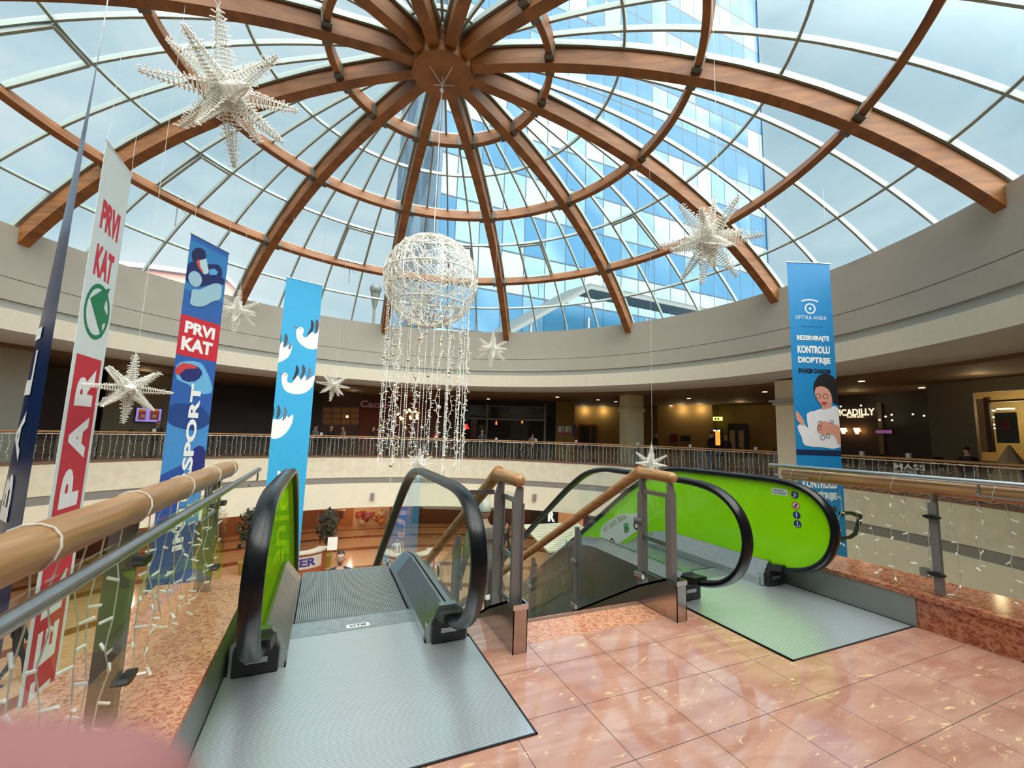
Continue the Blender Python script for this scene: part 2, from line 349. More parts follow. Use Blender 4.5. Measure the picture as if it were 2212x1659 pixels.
# dome drum wall
A0, A1 = 0, TAU
mb = MB(); mb.arc(RW, RW + .4, 5.32, 6.78, A0, A1, 160); struct('wall_dome', mb, M['upper'], 'upper drum wall carrying the glass dome, cream darkened by painted-in shade', True)
mb = MB(); mb.arc(RW + .012, RW + .4, 5.29, 5.32, A0, A1, 160); struct('trim_1', mb, M['greystripe'], 'thin grey groove in the upper drum wall', True)
mb = MB(); mb.arc(RW, RW + .4, 4.69, 5.29, A0, A1, 160); struct('wall_drum_middle', mb, M['upper'], 'drum wall below the thin groove, cream darkened by painted-in shade', True)
mb = MB(); mb.arc(RW + .05, RW + .4, 4.45, 4.69, A0, A1, 160); struct('trim_2', mb, M['greyband'], 'recessed grey-green band around the drum wall', True)
mb = MB(); mb.arc(RW, RW + .4, 3.87, 4.45, A0, A1, 160); struct('wall_drum_lower', mb, mat('lightly_shaded_cream_wall', srgb(206, 200, 182), .8), 'lowest ring of the drum wall above the gallery, cream with lighter painted-in shade', True)  # this ring gets less painted-in shade than those above
mb = MB(); mb.arc(RW + .4, RR + .9, 3.87, 4.0, A0, A1, 160); mb.arc(RW, RW + .4, 3.865, 3.87, A0, A1, 160); struct('trim_3', mb, M['soffit'], 'grey soffit ring over the gallery edge', True)
mb = MB(); mb.arc(RR + .9, 25.3, 3.74, 4.0, A0, A1, 120); struct('ceiling_1', mb, M['ceil'], 'shade-darkened beige ceiling over the upper gallery', True)
mb = MB(); mb.arc(RW + .4, 25.6, 4.01, 5.0, A0, A1, 100); struct('ceiling_2', mb, M['greyband'], 'flat roof outside the drum')
# gallery floor: ring + platform
mb = MB(); mb.arc(RR + .02, 25.3, -.35, 0, A0, A1, 120); struct('floor', mb, M['floor'], 'gallery floor of pink marble tiles')
FV = 3.05
def slab(u0, u1, v0, v1, z0, z1, name, m, label): mb = MB(); mb.b2((u0, v0, z0), (u1, v1, z1)); return struct(name, mb, m, label)
slab(1.02, 2.86, -5.0, 2.71, -.35, 0, 'floor_platform_centre', M['floor'], 'pink marble floor between the escalators')
slab(-.95, 1.02, -5.0, 1.915, -.35, 0, 'floor_platform_left', M['floor'], 'pink marble floor in front of the left escalator')
slab(2.86, 4.9, -5.0, 1.915, -.35, 0, 'floor_platform_right', M['floor'], 'pink marble floor in front of the right escalator')
mb = MB(); mb.b2((1.02, 2.71, -.35), (1.22, 3.2, 0)); mb.b2((2.70, 2.71, -.35), (2.86, 3.0, 0)); struct('floor_platform_edges', mb, M['floor'], 'narrow pink tiles beside the stair newels')
slab(1.30, 2.575, 2.71, 3.0, -.35, .001, 'trim_4', M['rosso'], 'mottled red marble band at the stair head')
slab(1.30, 2.575, 3.0, 3.045, -.35, .003, 'trim_5', M['brownedge'], 'dark grey nosing strip at the stair head')
# platform fascia behind/under
mb = MB(); mb.b2((-.95, -3.6, -1.2), (-.8, 3.7, -.36)); mb.b2((4.75, -3.6, -1.2), (4.9, 3.55, -.36)); mb.b2((-.8, 1.6, -1.2), (4.75, 1.9, -.36)); struct('wall_platform', mb, M['cream'], 'cream sides of the landing platform')
# fascia of the gallery with two grey stripes
def ring(name, z0, z1, m, label, r=RR, t=.35, a0=0, a1=TAU, n=160): mb = MB(); mb.arc(r, r + t, z0, z1, a0, a1, n); return struct(name, mb, m, label, True)
ring('wall_fascia_top', -1.10, -.06, M['stain'], 'stained cream fascia below the far balustrade')
ring('trim_6', -.06, .03, M['brownedge'], 'brown edge strip under the balustrade glass', RR - .015)
ring('trim_7', -1.40, -1.10, M['greystripe'], 'grey recessed stripe along the gallery fascia', RR + .03, .3)
ring('wall_fascia_bottom', -2.65, -1.40, M['cream'], 'cream lower fascia of the gallery')
mb = MB(); mb.arc(RR + .35, 25.3, -2.65, -2.4, A0, A1, 120); struct('ceiling_3', mb, M['ceil'], 'ceiling of the lower storey', True)
mb = MB(); mb.arc(0.02, 25.3, LOW - .3, LOW, A0, A1, 120); struct('floor_lower', mb, M['lfloor'], 'tan tiled floor of the lower storey')
for i, (r0, r1) in enumerate(((9.2, 9.7), (12.2, 12.7), (15.6, 16.2), (18.4, 18.9), (20.6, 20.9))):
    mb = MB(); mb.arc(r0, r1, LOW, LOW + .004, A0, A1, 120); struct('trim_%d' % (8 + i), mb, mat('brown_floor_ring', srgb(132, 74, 44), .15), 'brown curved band in the lower floor')
mb = MB(); mb.arc(25.3, 25.6, LOW, 4, A0, A1, 90); struct('wall_outer', mb, M['ceil'], 'outermost wall behind the shops', True)

# ------------------------------------------------------------------ facade behind the upper gallery
def seg(name, m, px0, px1, R0, R1, z0, z1, label, t=.15, n=4):
    """upright wall panel between the azimuths seen at px0 and px1"""
    a = [on_cyl(px0 + (px1 - px0) * i / n, 940, R0 + (R1 - R0) * i / n) for i in range(n + 1)]
    mb = MB(); out = [p + (p - DC).normalized() * t for p in a]
    poly = [Vector((p.x, p.y, z0)) for p in a] + [Vector((p.x, p.y, z0)) for p in out[::-1]]
    mb.prism(poly, (0, 0, z1 - z0)); return struct(name, mb, m, label)
CZ = 3.74
seg('wall_gallery_1', M['greyband'], -300, 48, 15.3, 15.3, 0, CZ, 'pale grey wall at the far left of the gallery')
seg('wall_gallery_2', mat('dark_red_shop', srgb(60, 20, 18), .5), 48, 215, 20, 20, 0, CZ, 'dark red shop front beside the pale wall')
seg('wall_gallery_3', M['greywall'], 215, 372, 18.5, 18.5, 0, CZ, 'taupe wall with the television')
seg('wall_gallery_4', M['dark'], 372, 690, 20, 20, 0, CZ, 'dark shop front behind the gallery')
seg('wall_gallery_5', M['darkbrown'], 690, 1000, 20, 20, 0, CZ, 'dark brown front of the coffee shop')
seg('wall_gallery_6', M['dark'], 1000, 1200, 20.5, 20.5, 2.75, CZ, 'dark header above the glazed cafe front')
seg('wall_gallery_7', M['dark'], 990, 1200, 24, 24, 0, CZ, 'dark inner wall of the glazed cafe')
seg('wall_gallery_8', M['yellow'], 1200, 1240, 19.8, 19.8, 0, CZ, 'ochre wall with two posters')
seg('wall_gallery_9', M['yellow'], 1232, 1420, 25, 25, 0, CZ, 'ochre corridor wall with a doorway')
seg('wall_gallery_10', M['yellow'], 1420, 1540, 23.5, 23.5, 0, CZ, 'ochre wall washed by two downlights')
seg('wall_gallery_11', M['yellow'], 1540, 1700, 24.5, 24.5, 0, CZ, 'ochre wall around the lit exit')
seg('wall_gallery_12', M['dark'], 1690, 2010, 20.5, 20.5, 0, CZ, 'dark front of the cafe bar')
seg('wall_gallery_13', M['greywall'], 2010, 2110, 18.5, 18.5, 0, CZ, 'taupe pier right of the cafe bar')
seg('wall_gallery_14', M['greywall'], 2110, 2500, 18.5, 18.5, 0, 1.0, 'low taupe wall below the lit shop window')
seg('wall_gallery_15', M['greywall'], 2110, 2500, 18.5, 18.5, 3.3, CZ, 'taupe header over the lit shop window')
seg('wall_gallery_16', mat('lit_shop_back', srgb(196, 170, 110), .6), 2100, 2500, 21, 21, 0, CZ, 'yellow back wall of the lit shop')
# lower storey shop front ring
for i, (p0, p1, m) in enumerate(((-400, 330, M['darkbrown']), (330, 700, mat('terracotta_shop', srgb(150, 92, 58), .6)), (700, 900, mat('peach_shop', srgb(190, 120, 76), .6)), (900, 1150, M['darkbrown']), (1150, 1240, M['dark']), (1240, 2500, M['greywall']))):
    seg('wall_lower_%d' % (i + 1), m, p0, p1, 21.9, 21.9, LOW, -2.65, 'lower storey shop front')
# round the rest of the ring (behind the camera)
mb = MB(); mb.arc(20, 20.3, 0, CZ, math.radians(-140), math.radians(-40), 40); struct('wall_rear', mb, M['greywall'], 'wall behind the landing', True)

# ================================================================== DOME
def zb(r): return 10.65 - .0199 * r * r - 6.4e-5 * r ** 4
def nrm(r):
    s = -(2 * .0199 * r + 4 * 6.4e-5 * r ** 3); l = math.hypot(1, s); return (-s / l, 1 / l)   # (dr, dz) outward
def dome(r, off, a):
    """point on the dome: radius r on the beam soffit line, moved out by off"""
    n = nrm(r); return pol(r + n[0] * off, a, zb(r) + n[1] * off)
BD = .60; BWID = .28
dome_root = root('glass_dome', 'large round glass roof dome on brown glulam ribs over the atrium', 'dome', loc=(DC.x, DC.y, 6.2))
def dpart(mb, name, m, parent=None, smooth=False):
    o = mb.build(name, m, None, smooth, origin=(DC.x, DC.y, 6.2)); o.location = (0, 0, 0); o.parent = parent or dome_root; return o
angs = [PHI + i * PI / 6 for i in range(12)]
rr = [.62 + (12.28 - .62) * i / 28 for i in range(29)]
beams = []
for a in angs:
    side = Vector((-math.sin(a), math.cos(a), 0)); vs = []
    for r in rr:
        for off in (0, BD):
            for s_ in (-1, 1): vs.append((dome(r, off, a) if not (r > 12.2 and off > .3) else dome(r - .0, off, a)) + side * (BWID / 2 * s_))
    fs = []
    for i in range(len(rr) - 1):
        q = i * 4; w = q + 4; fs += [(q, q + 1, w + 1, w), (q + 2, w + 2, w + 3, q + 3), (q, w, w + 2, q + 2), (q + 1, q + 3, w + 3, w + 1)]
    fs += [(0, 2, 3, 1), tuple((len(rr) - 1) * 4 + k for k in (0, 1, 3, 2))]
    mb = MB().add(vs, fs); beams.append(dpart(mb, 'curved_beam', M['beam']))
mb = MB(); poly = [pol(.78, PHI + PI / 12 + i * PI / 6, 10.52) for i in range(12)]; mb.prism(poly, (0, 0, .72)); dpart(mb, 'hub', M['beam'])
mb = MB(); mb.lathe([(.7, 11.24), (.62, 11.5), (.3, 11.6)], (DC.x, DC.y, 0), 16); dpart(mb, 'hub_cap', M['bracket'])
RINGS = (2.75, 6.15, 9.45)
for r in RINGS:
    for a in angs:
        d = math.asin((BWID / 2) / r); n = 10; path = [dome(r, .10, a + d + (PI / 6 - 2 * d) * i / n) for i in range(n + 1)]
        k = nrm(r)
        up = lambda i, a=a, d=d, k=k, n=n: Vector((math.cos(a + d + (PI / 6 - 2 * d) * i / n) * k[0], math.sin(a + d + (PI / 6 - 2 * d) * i / n) * k[0], k[1]))
        mb = MB(); mb.sweep(path, [(-.08, 0), (.08, 0), (.08, .40), (-.08, .40)], up); ro = dpart(mb, 'ring_beam', M['beam'])
        for sgn, aa in ((1, a), (-1, a + PI / 6)):
            o0 = sgn * (BWID / 2 + .002) / r; o1 = sgn * (BWID / 2 + .17) / r; q = [aa + o0, aa + o1]
            upv = Vector((math.cos(aa) * k[0], math.sin(aa) * k[0], k[1])); mb = MB()
            path = [dome(r, .10, x) for x in q]
            mb.sweep(path, [(-.115, -.035), (.115, -.035), (.115, .30), (.085, .30), (.085, -.005), (-.085, -.005), (-.085, .30), (-.115, .30)], upv, True)
            dpart(mb, 'bracket', M['bracket'], ro)
GO, BARH = BD - .02, .11
def rbar(mb, a, r0, r1, n=5, w=.03):
    side = Vector((-math.sin(a), math.cos(a), 0)); rs = [r0 + (r1 - r0) * i / n for i in range(n + 1)]
    mb.sweep([dome(r, GO - BARH, a) for r in rs], [(-w, 0), (w, 0), (w, BARH + .02), (-w, BARH + .02)], lambda i: Vector((math.cos(a) * nrm(rs[i])[0], math.sin(a) * nrm(rs[i])[0], nrm(rs[i])[1])))
def cbar(mb, r, a0, a1, n=4, w=.03):
    k = nrm(r)
    mb.sweep([dome(r, GO - BARH, a0 + (a1 - a0) * i / n) for i in range(n + 1)], [(-w, 0), (w, 0), (w, BARH + .01), (-w, BARH + .01)], lambda i: Vector((math.cos(a0) * k[0], math.sin(a0) * k[0], k[1])))
TIERS = [(.8, 2.75), (2.75, 4.45), (4.45, 6.15), (6.15, 7.8), (7.8, 9.45), (9.45, 10.9), (10.9, 12.45)]
for a in angs:
    mb = MB()
    for f in (0, .25, .5, .75, 1):
        aa = a + f * PI / 6
        if f in (0, 1):
            for t0, t1 in TIERS:
                s_ = 1 if f == 0 else -1; rs = [t0, (t0 + t1) / 2, t1]
                mb.sweep([dome(r, GO - .13, aa + s_ * (BWID / 2 + .03) / r) for r in rs], [(-.035, 0), (.035, 0), (.035, .15), (-.035, .15)], Vector((math.cos(aa) * nrm(t0)[0], math.sin(aa) * nrm(t0)[0], nrm(t0)[1])))
        else: rbar(mb, aa, 2.75, 12.45, 18)
    rbar(mb, a + PI / 12, .9, 2.75, 4)
    for r in (1.2, 2.75, 4.45, 6.15, 7.8, 9.45, 10.9, 12.4): cbar(mb, r, a, a + PI / 6, 8)
    dpart(mb, 'glazing_bars', M['bar'])
    for t0, t1 in TIERS:
        mb = MB(); n = 6; vs = []
        for i in range(3):
            r = t0 + (t1 - t0) * i / 2
            for j in range(n + 1): vs.append(dome(r, GO, a + PI / 6 * j / n))
        mb.add(vs, [(i * (n + 1) + j, i * (n + 1) + j + 1, (i + 1) * (n + 1) + j + 1, (i + 1) * (n + 1) + j) for i in range(2) for j in range(n)])
        dpart(mb, 'glass_panel', M['domeglass'])
# opening vents with chain actuators
def vent(bay, f0, t0, t1, side):
    a0 = PHI + bay * PI / 6 + f0 * PI / 6; a1 = a0 + PI / 24; v = MB(); w = .035
    m_ = [dome(t0 + .05, GO - .19, a0 + .006), dome(t1 - .05, GO - .19, a0 + .004), dome(t1 - .05, GO - .19, a1 - .004), dome(t0 + .05, GO - .19, a1 - .006)]
    up = dome((t0 + t1) / 2, 1, (a0 + a1) / 2) - dome((t0 + t1) / 2, 0, (a0 + a1) / 2)
    for i in range(4):
        p, q = m_[i], m_[(i + 1) % 4]; v.sweep([p, q], [(-w, 0), (w, 0), (w, .07), (-w, .07)], up)
    o = dpart(v, 'vent_frame', M['bar'])
    c = (m_[1] + m_[2]) / 2; v = MB(); v.box(c - up * .02 + Vector((0, 0, -.1)), (.09, .09, .2)); v.tube([c + Vector((0, 0, .05)), c + Vector((0, 0, -.95))], .018, 6); v.tube(bez([c + Vector((.05, 0, -.2)), c + Vector((.2, .05, -.45)), c + Vector((.22, .05, -.1)), c + Vector((.1, 0, .12))]), .007, 4)
    dpart(v, 'vent_actuator', M['steel'], o)
for b_, f_, t0_, t1_ in ((5, .25, 7.8, 9.45), (4, .5, 7.8, 9.45), (11, .5, 7.8, 9.45), (10, .5, 7.8, 9.45), (1, .25, 7.8, 9.45), (2, .5, 7.8, 9.45), (0, .25, 7.8, 9.45), (3, .5, 7.8, 9.45)): vent(b_, f_, t0_, t1_, 0)
# ================================================================== ESCALATORS
def vz_extrude(mb, path, sec, mi=0):
    """path (v, z); sec list of (u, dz): shear-sweep along the escalator"""
    k = len(sec); vs = [(u, v, z + dz) for v, z in path for u, dz in sec]
    fs = [(i * k + q, i * k + (q + 1) % k, (i + 1) * k + (q + 1) % k, (i + 1) * k + q) for i in range(len(path) - 1) for q in range(k)]
    fs += [tuple(range(k))[::-1], tuple((len(path) - 1) * k + q for q in range(k))]
    return mb.add(vs, fs, mi)
SL = .70
HR = [(2.97, .175), (2.75, .195), (2.55, .27), (2.41, .41), (2.345, .62), (2.40, .82), (2.56, .96), (2.80, 1.02), (3.2, 1.03), (3.8, 1.03), (4.2, 1.02), (4.55, .94), (4.9, .76), (5.3, .50), (6.2, -.13), (8, -1.39), (11.2, -3.63), (11.7, -3.93), (12.3, -4.14), (12.9, -4.18), (13.5, -4.2), (13.85, -4.3), (14.0, -4.55), (13.9, -4.82), (13.6, -4.98), (13.3, -5.0)]
DP = [(2.98, 0), (4.2, 0), (4.55, -.05), (4.9, -.19), (5.3, -.45), (6.2, -1.08), (11.3, -4.65), (11.7, -4.88), (12.1, -5.02), (13.3, -5.03)]   # deck line, dz adds .23
def escalator(uc, label, lmat, rmat):
    rt = root('escalator', label, 'escalator', 'escalators beside the stairs', (uc, 1.92, 0))
    def part(mb, name, m, par=None, smooth=False):
        o = mb.build(name, m, None, smooth, origin=(uc, 1.92, 0)); o.location = (0, 0, 0); o.parent = par or rt; return o
    for sd in (-1, 1):
        g = uc + sd * .555
        path = bez([(g, v, z) for v, z in HR], 4)
        w, t = .048, .026; prof = [(-w, -t * .4), (-w, t * .5), (-w * .75, t), (w * .75, t), (w, t * .5), (w, -t * .4), (w * .6, -t), (-w * .6, -t)]
        # band: side = u axis, up = outward normal in the v-z plane
        n = len(path); mb = MB(); rings = []
        for i in range(n):
            tg = (path[min(i + 1, n - 1)] - path[max(i - 1, 0)]).normalized(); up = Vector((1, 0, 0)).cross(tg); up = -up if True else up
            rings += [path[i] + Vector((1, 0, 0)) * a + up * (b) for a, b in prof]
        k = len(prof); mb.add(rings, [(i * k + q, (i + 1) * k + q, (i + 1) * k + (q + 1) % k, i * k + (q + 1) % k) for i in range(n - 1) for q in range(k)] + [tuple(range(k)), tuple((n - 1) * k + q for q in range(k))[::-1]])
        part(mb, 'handrail', M['rubber'], None, True)
        # newel guide + panel
        mb = MB(); mb.sweep([p for p in path[6:-6]], [(-.02, -.03), (.02, -.03), (.02, .03), (-.02, .03)], Vector((1, 0, 0))); part(mb, 'handrail_guide', M['black'])
        mb = MB(); inn = []
        for i in range(4, n - 4):
            tg = (path[i + 1] - path[i - 1]).normalized(); up = -Vector((1, 0, 0)).cross(tg); inn.append(path[i] - up * .02)
        # strip between handrail line and deck line
        def deckz(v):
            for (a, za), (b, zb_) in zip(DP, DP[1:]):
                if a <= v <= b: return za + (zb_ - za) * (v - a) / (b - a) + .2
            return .2 if v < 3 else -4.85
        top = [p for p in inn if p.z > deckz(p.y) + .02]
        # outline polygon: use the loop itself, closed along the deck
        deck = [(g, v, z + .2) for v, z in DP[::-1]]
        poly = [tuple(p) for p in inn] + deck
        t_ = .006 if (lmat if sd < 0 else rmat) != M['green'] else .02
        mb.prism([(g - t_ / 2, p[1], p[2]) for p in poly], (t_, 0, 0)); pn = part(mb, 'balustrade_panel', lmat if sd < 0 else rmat)
        # inner and outer decking
        s_ = lambda L_: [(uc + sd * a, b) for a, b in L_][::(1 if sd < 0 else -1)]
        mb = MB(); vz_extrude(mb, DP, s_([(.408, -.4), (.408, .075), (.43, .10), (.53, .225), (.548, .225), (.548, -.4)])); part(mb, 'inner_decking', M['steel'])
        mb = MB(); vz_extrude(mb, DP, s_([(.562, -.4), (.562, .225), (.60, .225), (.695, .15), (.695, -.4)])); part(mb, 'outer_decking', M['steel'])
        mb = MB(); vz_extrude(mb, [(3.05, 0)] + DP[1:-1], s_([(.66, -1.15), (.66, .12), (.69, .12), (.69, -1.15)])); part(mb, 'side_cladding', M['steel_d'])
        for vs_ in (4.42, 5.6, 6.8, 8.0):
            mb = MB(); mb.box((uc + sd * .692, vs_ + .2, -SL * max(0, vs_ - 4.4) - .45), (.006, .008, 1.15), (Vector((1, 0, 0)), Vector((0, 1, 0)), Vector((0, .35 if vs_ < 4.5 else 0, 1)).normalized())); part(mb, 'cladding_seam', M['black'])
        # handrail entry box
        mb = MB(); mb.prism([(uc + sd * .42, 3.0, 0), (uc + sd * .70, 3.0, 0), (uc + sd * .70, 3.0, .16), (uc + sd * .62, 3.0, .232), (uc + sd * .50, 3.0, .232), (uc + sd * .42, 3.0, .12)][::sd], (0, -.06, 0)); bx = part(mb, 'entry_box', M['steel'])
        mb = MB(); mb.prism([(uc + sd * .45, 2.938, .01), (uc + sd * .68, 2.938, .01), (uc + sd * .68, 2.938, .14), (uc + sd * .62, 2.938, .2), (uc + sd * .50, 2.938, .2), (uc + sd * .45, 2.938, .12)][::sd], (0, -.03, 0)); part(mb, 'entry_brush', M['black'], bx)
        mb = MB(); mb.prism([(uc + sd * .47, 2.94, .15), (uc + sd * .65, 2.94, .15), (uc + sd * .63, 2.80, .17), (uc + sd * .49, 2.80, .17)][::sd], (0, 0, .06)); part(mb, 'entry_cap', M['black'], bx)
        mb = MB(); mb.box((uc + sd * .56, 2.905, .085), (.11, .004, .03)); part(mb, 'maker_plate', M['steel'], bx)
    # plates
    mb = MB(); mb.b2((uc - .715, 1.925, -.04), (uc + .715, 2.94, .004)); mb.b2((uc - .41, 2.94, -.04), (uc + .41, 3.30, .004)); part(mb, 'landing_plate', M['plate'])
    mb = MB(); mb.b2((uc - .725, 1.915, -.04), (uc + .725, 1.925, .006)); mb.b2((uc - .725, 1.915, -.04), (uc - .715, 2.98, .006)); mb.b2((uc + .715, 1.915, -.04), (uc + .725, 2.98, .006)); part(mb, 'plate_frame', M['black'])
    mb = MB(); mb.b2((uc - .41, 3.302, -.04), (uc + .41, 3.53, .006)); cb = part(mb, 'comb_plate', M['comb'])
    mb = MB()
    for i in range(60): mb.box((uc - .393 + i * .01333, 3.545, .004), (.006, .04, .006))
    part(mb, 'comb_teeth', M['steel'], cb)
    mb = MB(); mb.b2((uc - .715, 2.90, -.3), (uc + .715, 3.4, -.045)); part(mb, 'floor_pan', M['black'])
    # steps
    def sz(v): return 0 if v < 4.45 else -.35 * (v - 4.45) ** 2 / .7 if v < 5.15 else -.245 - SL * (v - 5.15)
    i = 0
    while 3.55 + .4 * i < 11.6:
        v0 = 3.55 + .4 * i; z = sz(v0 + .2) - .004; mb = MB(); mb.b2((uc - .40, v0, z - .03), (uc + .40, v0 + .396, z))
        if z < -.05: mb.b2((uc - .40, v0 + .001, z - .03), (uc + .40, v0 + .03, sz(v0 - .2) - .01))
        st = part(mb, 'step', M['step']); i += 1
    mb = MB(); mb.b2((uc - .7, 11.6, LOW + .001), (uc + .7, 14.6, LOW + .03)); part(mb, 'lower_landing', M['comb'])
    return rt, part
E1, p1 = escalator(.295, 'escalator left of the stairs with a green glass left side and clear glass right side', M['greenglass'], M['glass'])
E2, p2 = escalator(3.60, 'escalator right of the stairs with a solid lime green far side panel', M['glass'], M['green'])
for k in ('group',):
    del E1[k]; del E2[k]
text_on('maker_lettering', 'OTIS', (.255, 3.345, .0085), (1, 0, 0), (0, 1, 0), .115, .032, M['black'], None, .04).parent = None
o = bpy.data.objects['maker_lettering']
def adopt(o, par):
    """parent keeping the world place"""
    bpy.context.view_layer.update(); o.parent = par; o.matrix_parent_inverse = par.matrix_world.inverted(); return o
mb = MB(); mb.b2((.235, 3.335, .006), (.39, 3.387, .0075)); adopt(mb.build('maker_badge', M['white']), E1); adopt(o, E1)
# round no-entry sticker on the clear right glass of E1
mb = MB(); GX = .295 + .555 - .006
c = on_plane(947, 1234, Vector((GX, 0, 0)), Vector((1, 0, 0)))
def disc(mb, c, r0, r1, ax=0, n=28, th=.002, mi=0):
    vs = []
    for i in range(n):
        a = TAU * i / n
        for r in (r0, r1): vs.append(c + (Vector((0, math.cos(a) * r, math.sin(a) * r)) if ax == 0 else Vector((math.cos(a) * r, 0, math.sin(a) * r))))
    return mb.add(vs, [(2 * i, 2 * i + 1, (2 * i + 3) % (2 * n), (2 * i + 2) % (2 * n)) for i in range(n)], mi)
disc(mb, c, .042, .062); adopt(mb.build('sticker_ring', M['white']), E1)
mb = MB(); disc(mb, c - Vector((.001, 0, 0)), 0.0005, .041); adopt(mb.build('sticker_centre', cmat(120, 70, 70)), E1)
# stickers, notice and car print on the lime panel (inner face)
GX2 = 3.60 + .555 - .0105
def on_e2(px, py): return on_plane(px, py, Vector((GX2, 0, 0)), Vector((1, 0, 0)))
navy = cmat(16, 60, 110)
for (x, y), kind in zip(((1717, 1069), (1719, 1092), (1721, 1113), (1723, 1132)), ('rider', 'no', 'child', 'stand')):
    c = on_e2(x, y); mb = MB(); disc(mb, c - Vector((.001, 0, 0)), .0005, .036)
    st = adopt(mb.build('round_sticker', navy if kind != 'no' else M['white']), E2); mb = MB(); q = c - Vector((.003, 0, 0)); Y_, Z_ = Vector((0, -1, 0)), Vector((0, 0, 1))
    mm = M['white']
    if kind == 'no':
        disc(mb, q, .030, .036); mb.box(q, (.001, .008, .066), (Vector((1, 0, 0)), Vector((0, .7, .7)), Vector((0, -.7, .7)))); mm = cmat(200, 30, 40)
        mk = MB(); mk.ball(q + Z_ * .014, .006, 8, sc=(.1, 1, 1)); mk.box(q, (.001, .009, .022)); mk.box(q - Z_ * .014 + Y_ * .006, (.001, .005, .018)); mk.box(q - Z_ * .014 - Y_ * .006, (.001, .005, .018)); adopt(mk.build('sticker_figure', M['black']), E2)
    else:
        mb.ball(q + Z_ * .02, .006, 8, sc=(.1, 1, 1)); mb.box(q + Z_ * .004, (.001, .010, .022)); mb.box(q - Z_ * .014, (.001, .006, .02))
        if kind == 'rider': mb.box(q - Z_ * .01, (.001, .05, .005), (Vector((1, 0, 0)), Vector((0, .86, -.5)), Vector((0, .5, .86))))
        if kind == 'stand': mb.box(q - Z_ * .024, (.001, .04, .004)); mb.box(q - Z_ * .014 + Y_ * .018, (.001, .004, .022))
    adopt(mb.build('sticker_mark', mm), E2)
c0, c1 = on_e2(1667, 1053), on_e2(1702, 1072); mb = MB(); mb.b2((GX2 - .002, c0.y, c1.z), (GX2 - .001, c1.y, c0.z)); adopt(mb.build('notice_sticker', cmat(214, 232, 226)), E2)
adopt(text_on('notice_lettering', 'KRECITE SE', (GX2 - .003, c0.y - .02, (c0.z + c1.z) / 2 + .004), (0, -1, 0), (0, 0, 1), abs(c1.y - c0.y) * .6, .014, navy, None, .03), E2)
adopt(text_on('notice_lettering', 'VLASTITU ODGOVORNOST', (GX2 - .003, c0.y - .01, (c0.z + c1.z) / 2 - .02), (0, -1, 0), (0, 0, 1), abs(c1.y - c0.y) * .85, .014, navy, None, .03), E2)
def e2poly(name, pts, m, off, n=3):
    P = smooth_poly([on_e2(*p) for p in pts], n); mb = MB(); mb.add([(GX2 - off, p.y, p.z) for p in P], [tuple(range(len(P)))[::-1]]); return adopt(mb.build(name, m), E2)
z4 = lambda x, y: (1100 + x / 3.95, 980 + y / 3.95)
car = e2poly('car_print', [z4(*p) for p in ((778, 712), (785, 630), (850, 570), (935, 515), (1010, 510), (1055, 515), (1100, 495), (1155, 510), (1192, 560), (1185, 600), (1100, 650), (1050, 690), (930, 775), (870, 745))], M['white'], .002, 1)
for pts in (((800, 640), (835, 600), (845, 650), (805, 680)), ((850, 600), (905, 555), (925, 600), (855, 645)), ((915, 545), (985, 520), (1015, 545), (940, 592))): e2poly('car_window_print', [z4(*p) for p in pts], cmat(196, 196, 180), .003, 1)
for x, y in ((880, 755), (1085, 615)):
    mb = MB(); c = on_e2(*z4(x, y)); disc(mb, c - Vector((.003, 0, 0)), .0005, .06); adopt(mb.build('car_wheel_print', M['black']), E2); mb = MB(); disc(mb, c - Vector((.004, 0, 0)), .0005, .03); adopt(mb.build('car_hub_print', M['white']), E2)
e2poly('plate_print', [z4(*p) for p in ((975, 600), (1015, 585), (1030, 660), (985, 680))], cmat(90, 180, 120), .003, 1)
c = on_e2(*z4(990, 660)); adopt(text_on('plate_lettering', 'C', (GX2 - .004, c.y, c.z), (0, -.86, -.5), (0, .0, 1), .06, .08, M['black'], None, .05), E2)

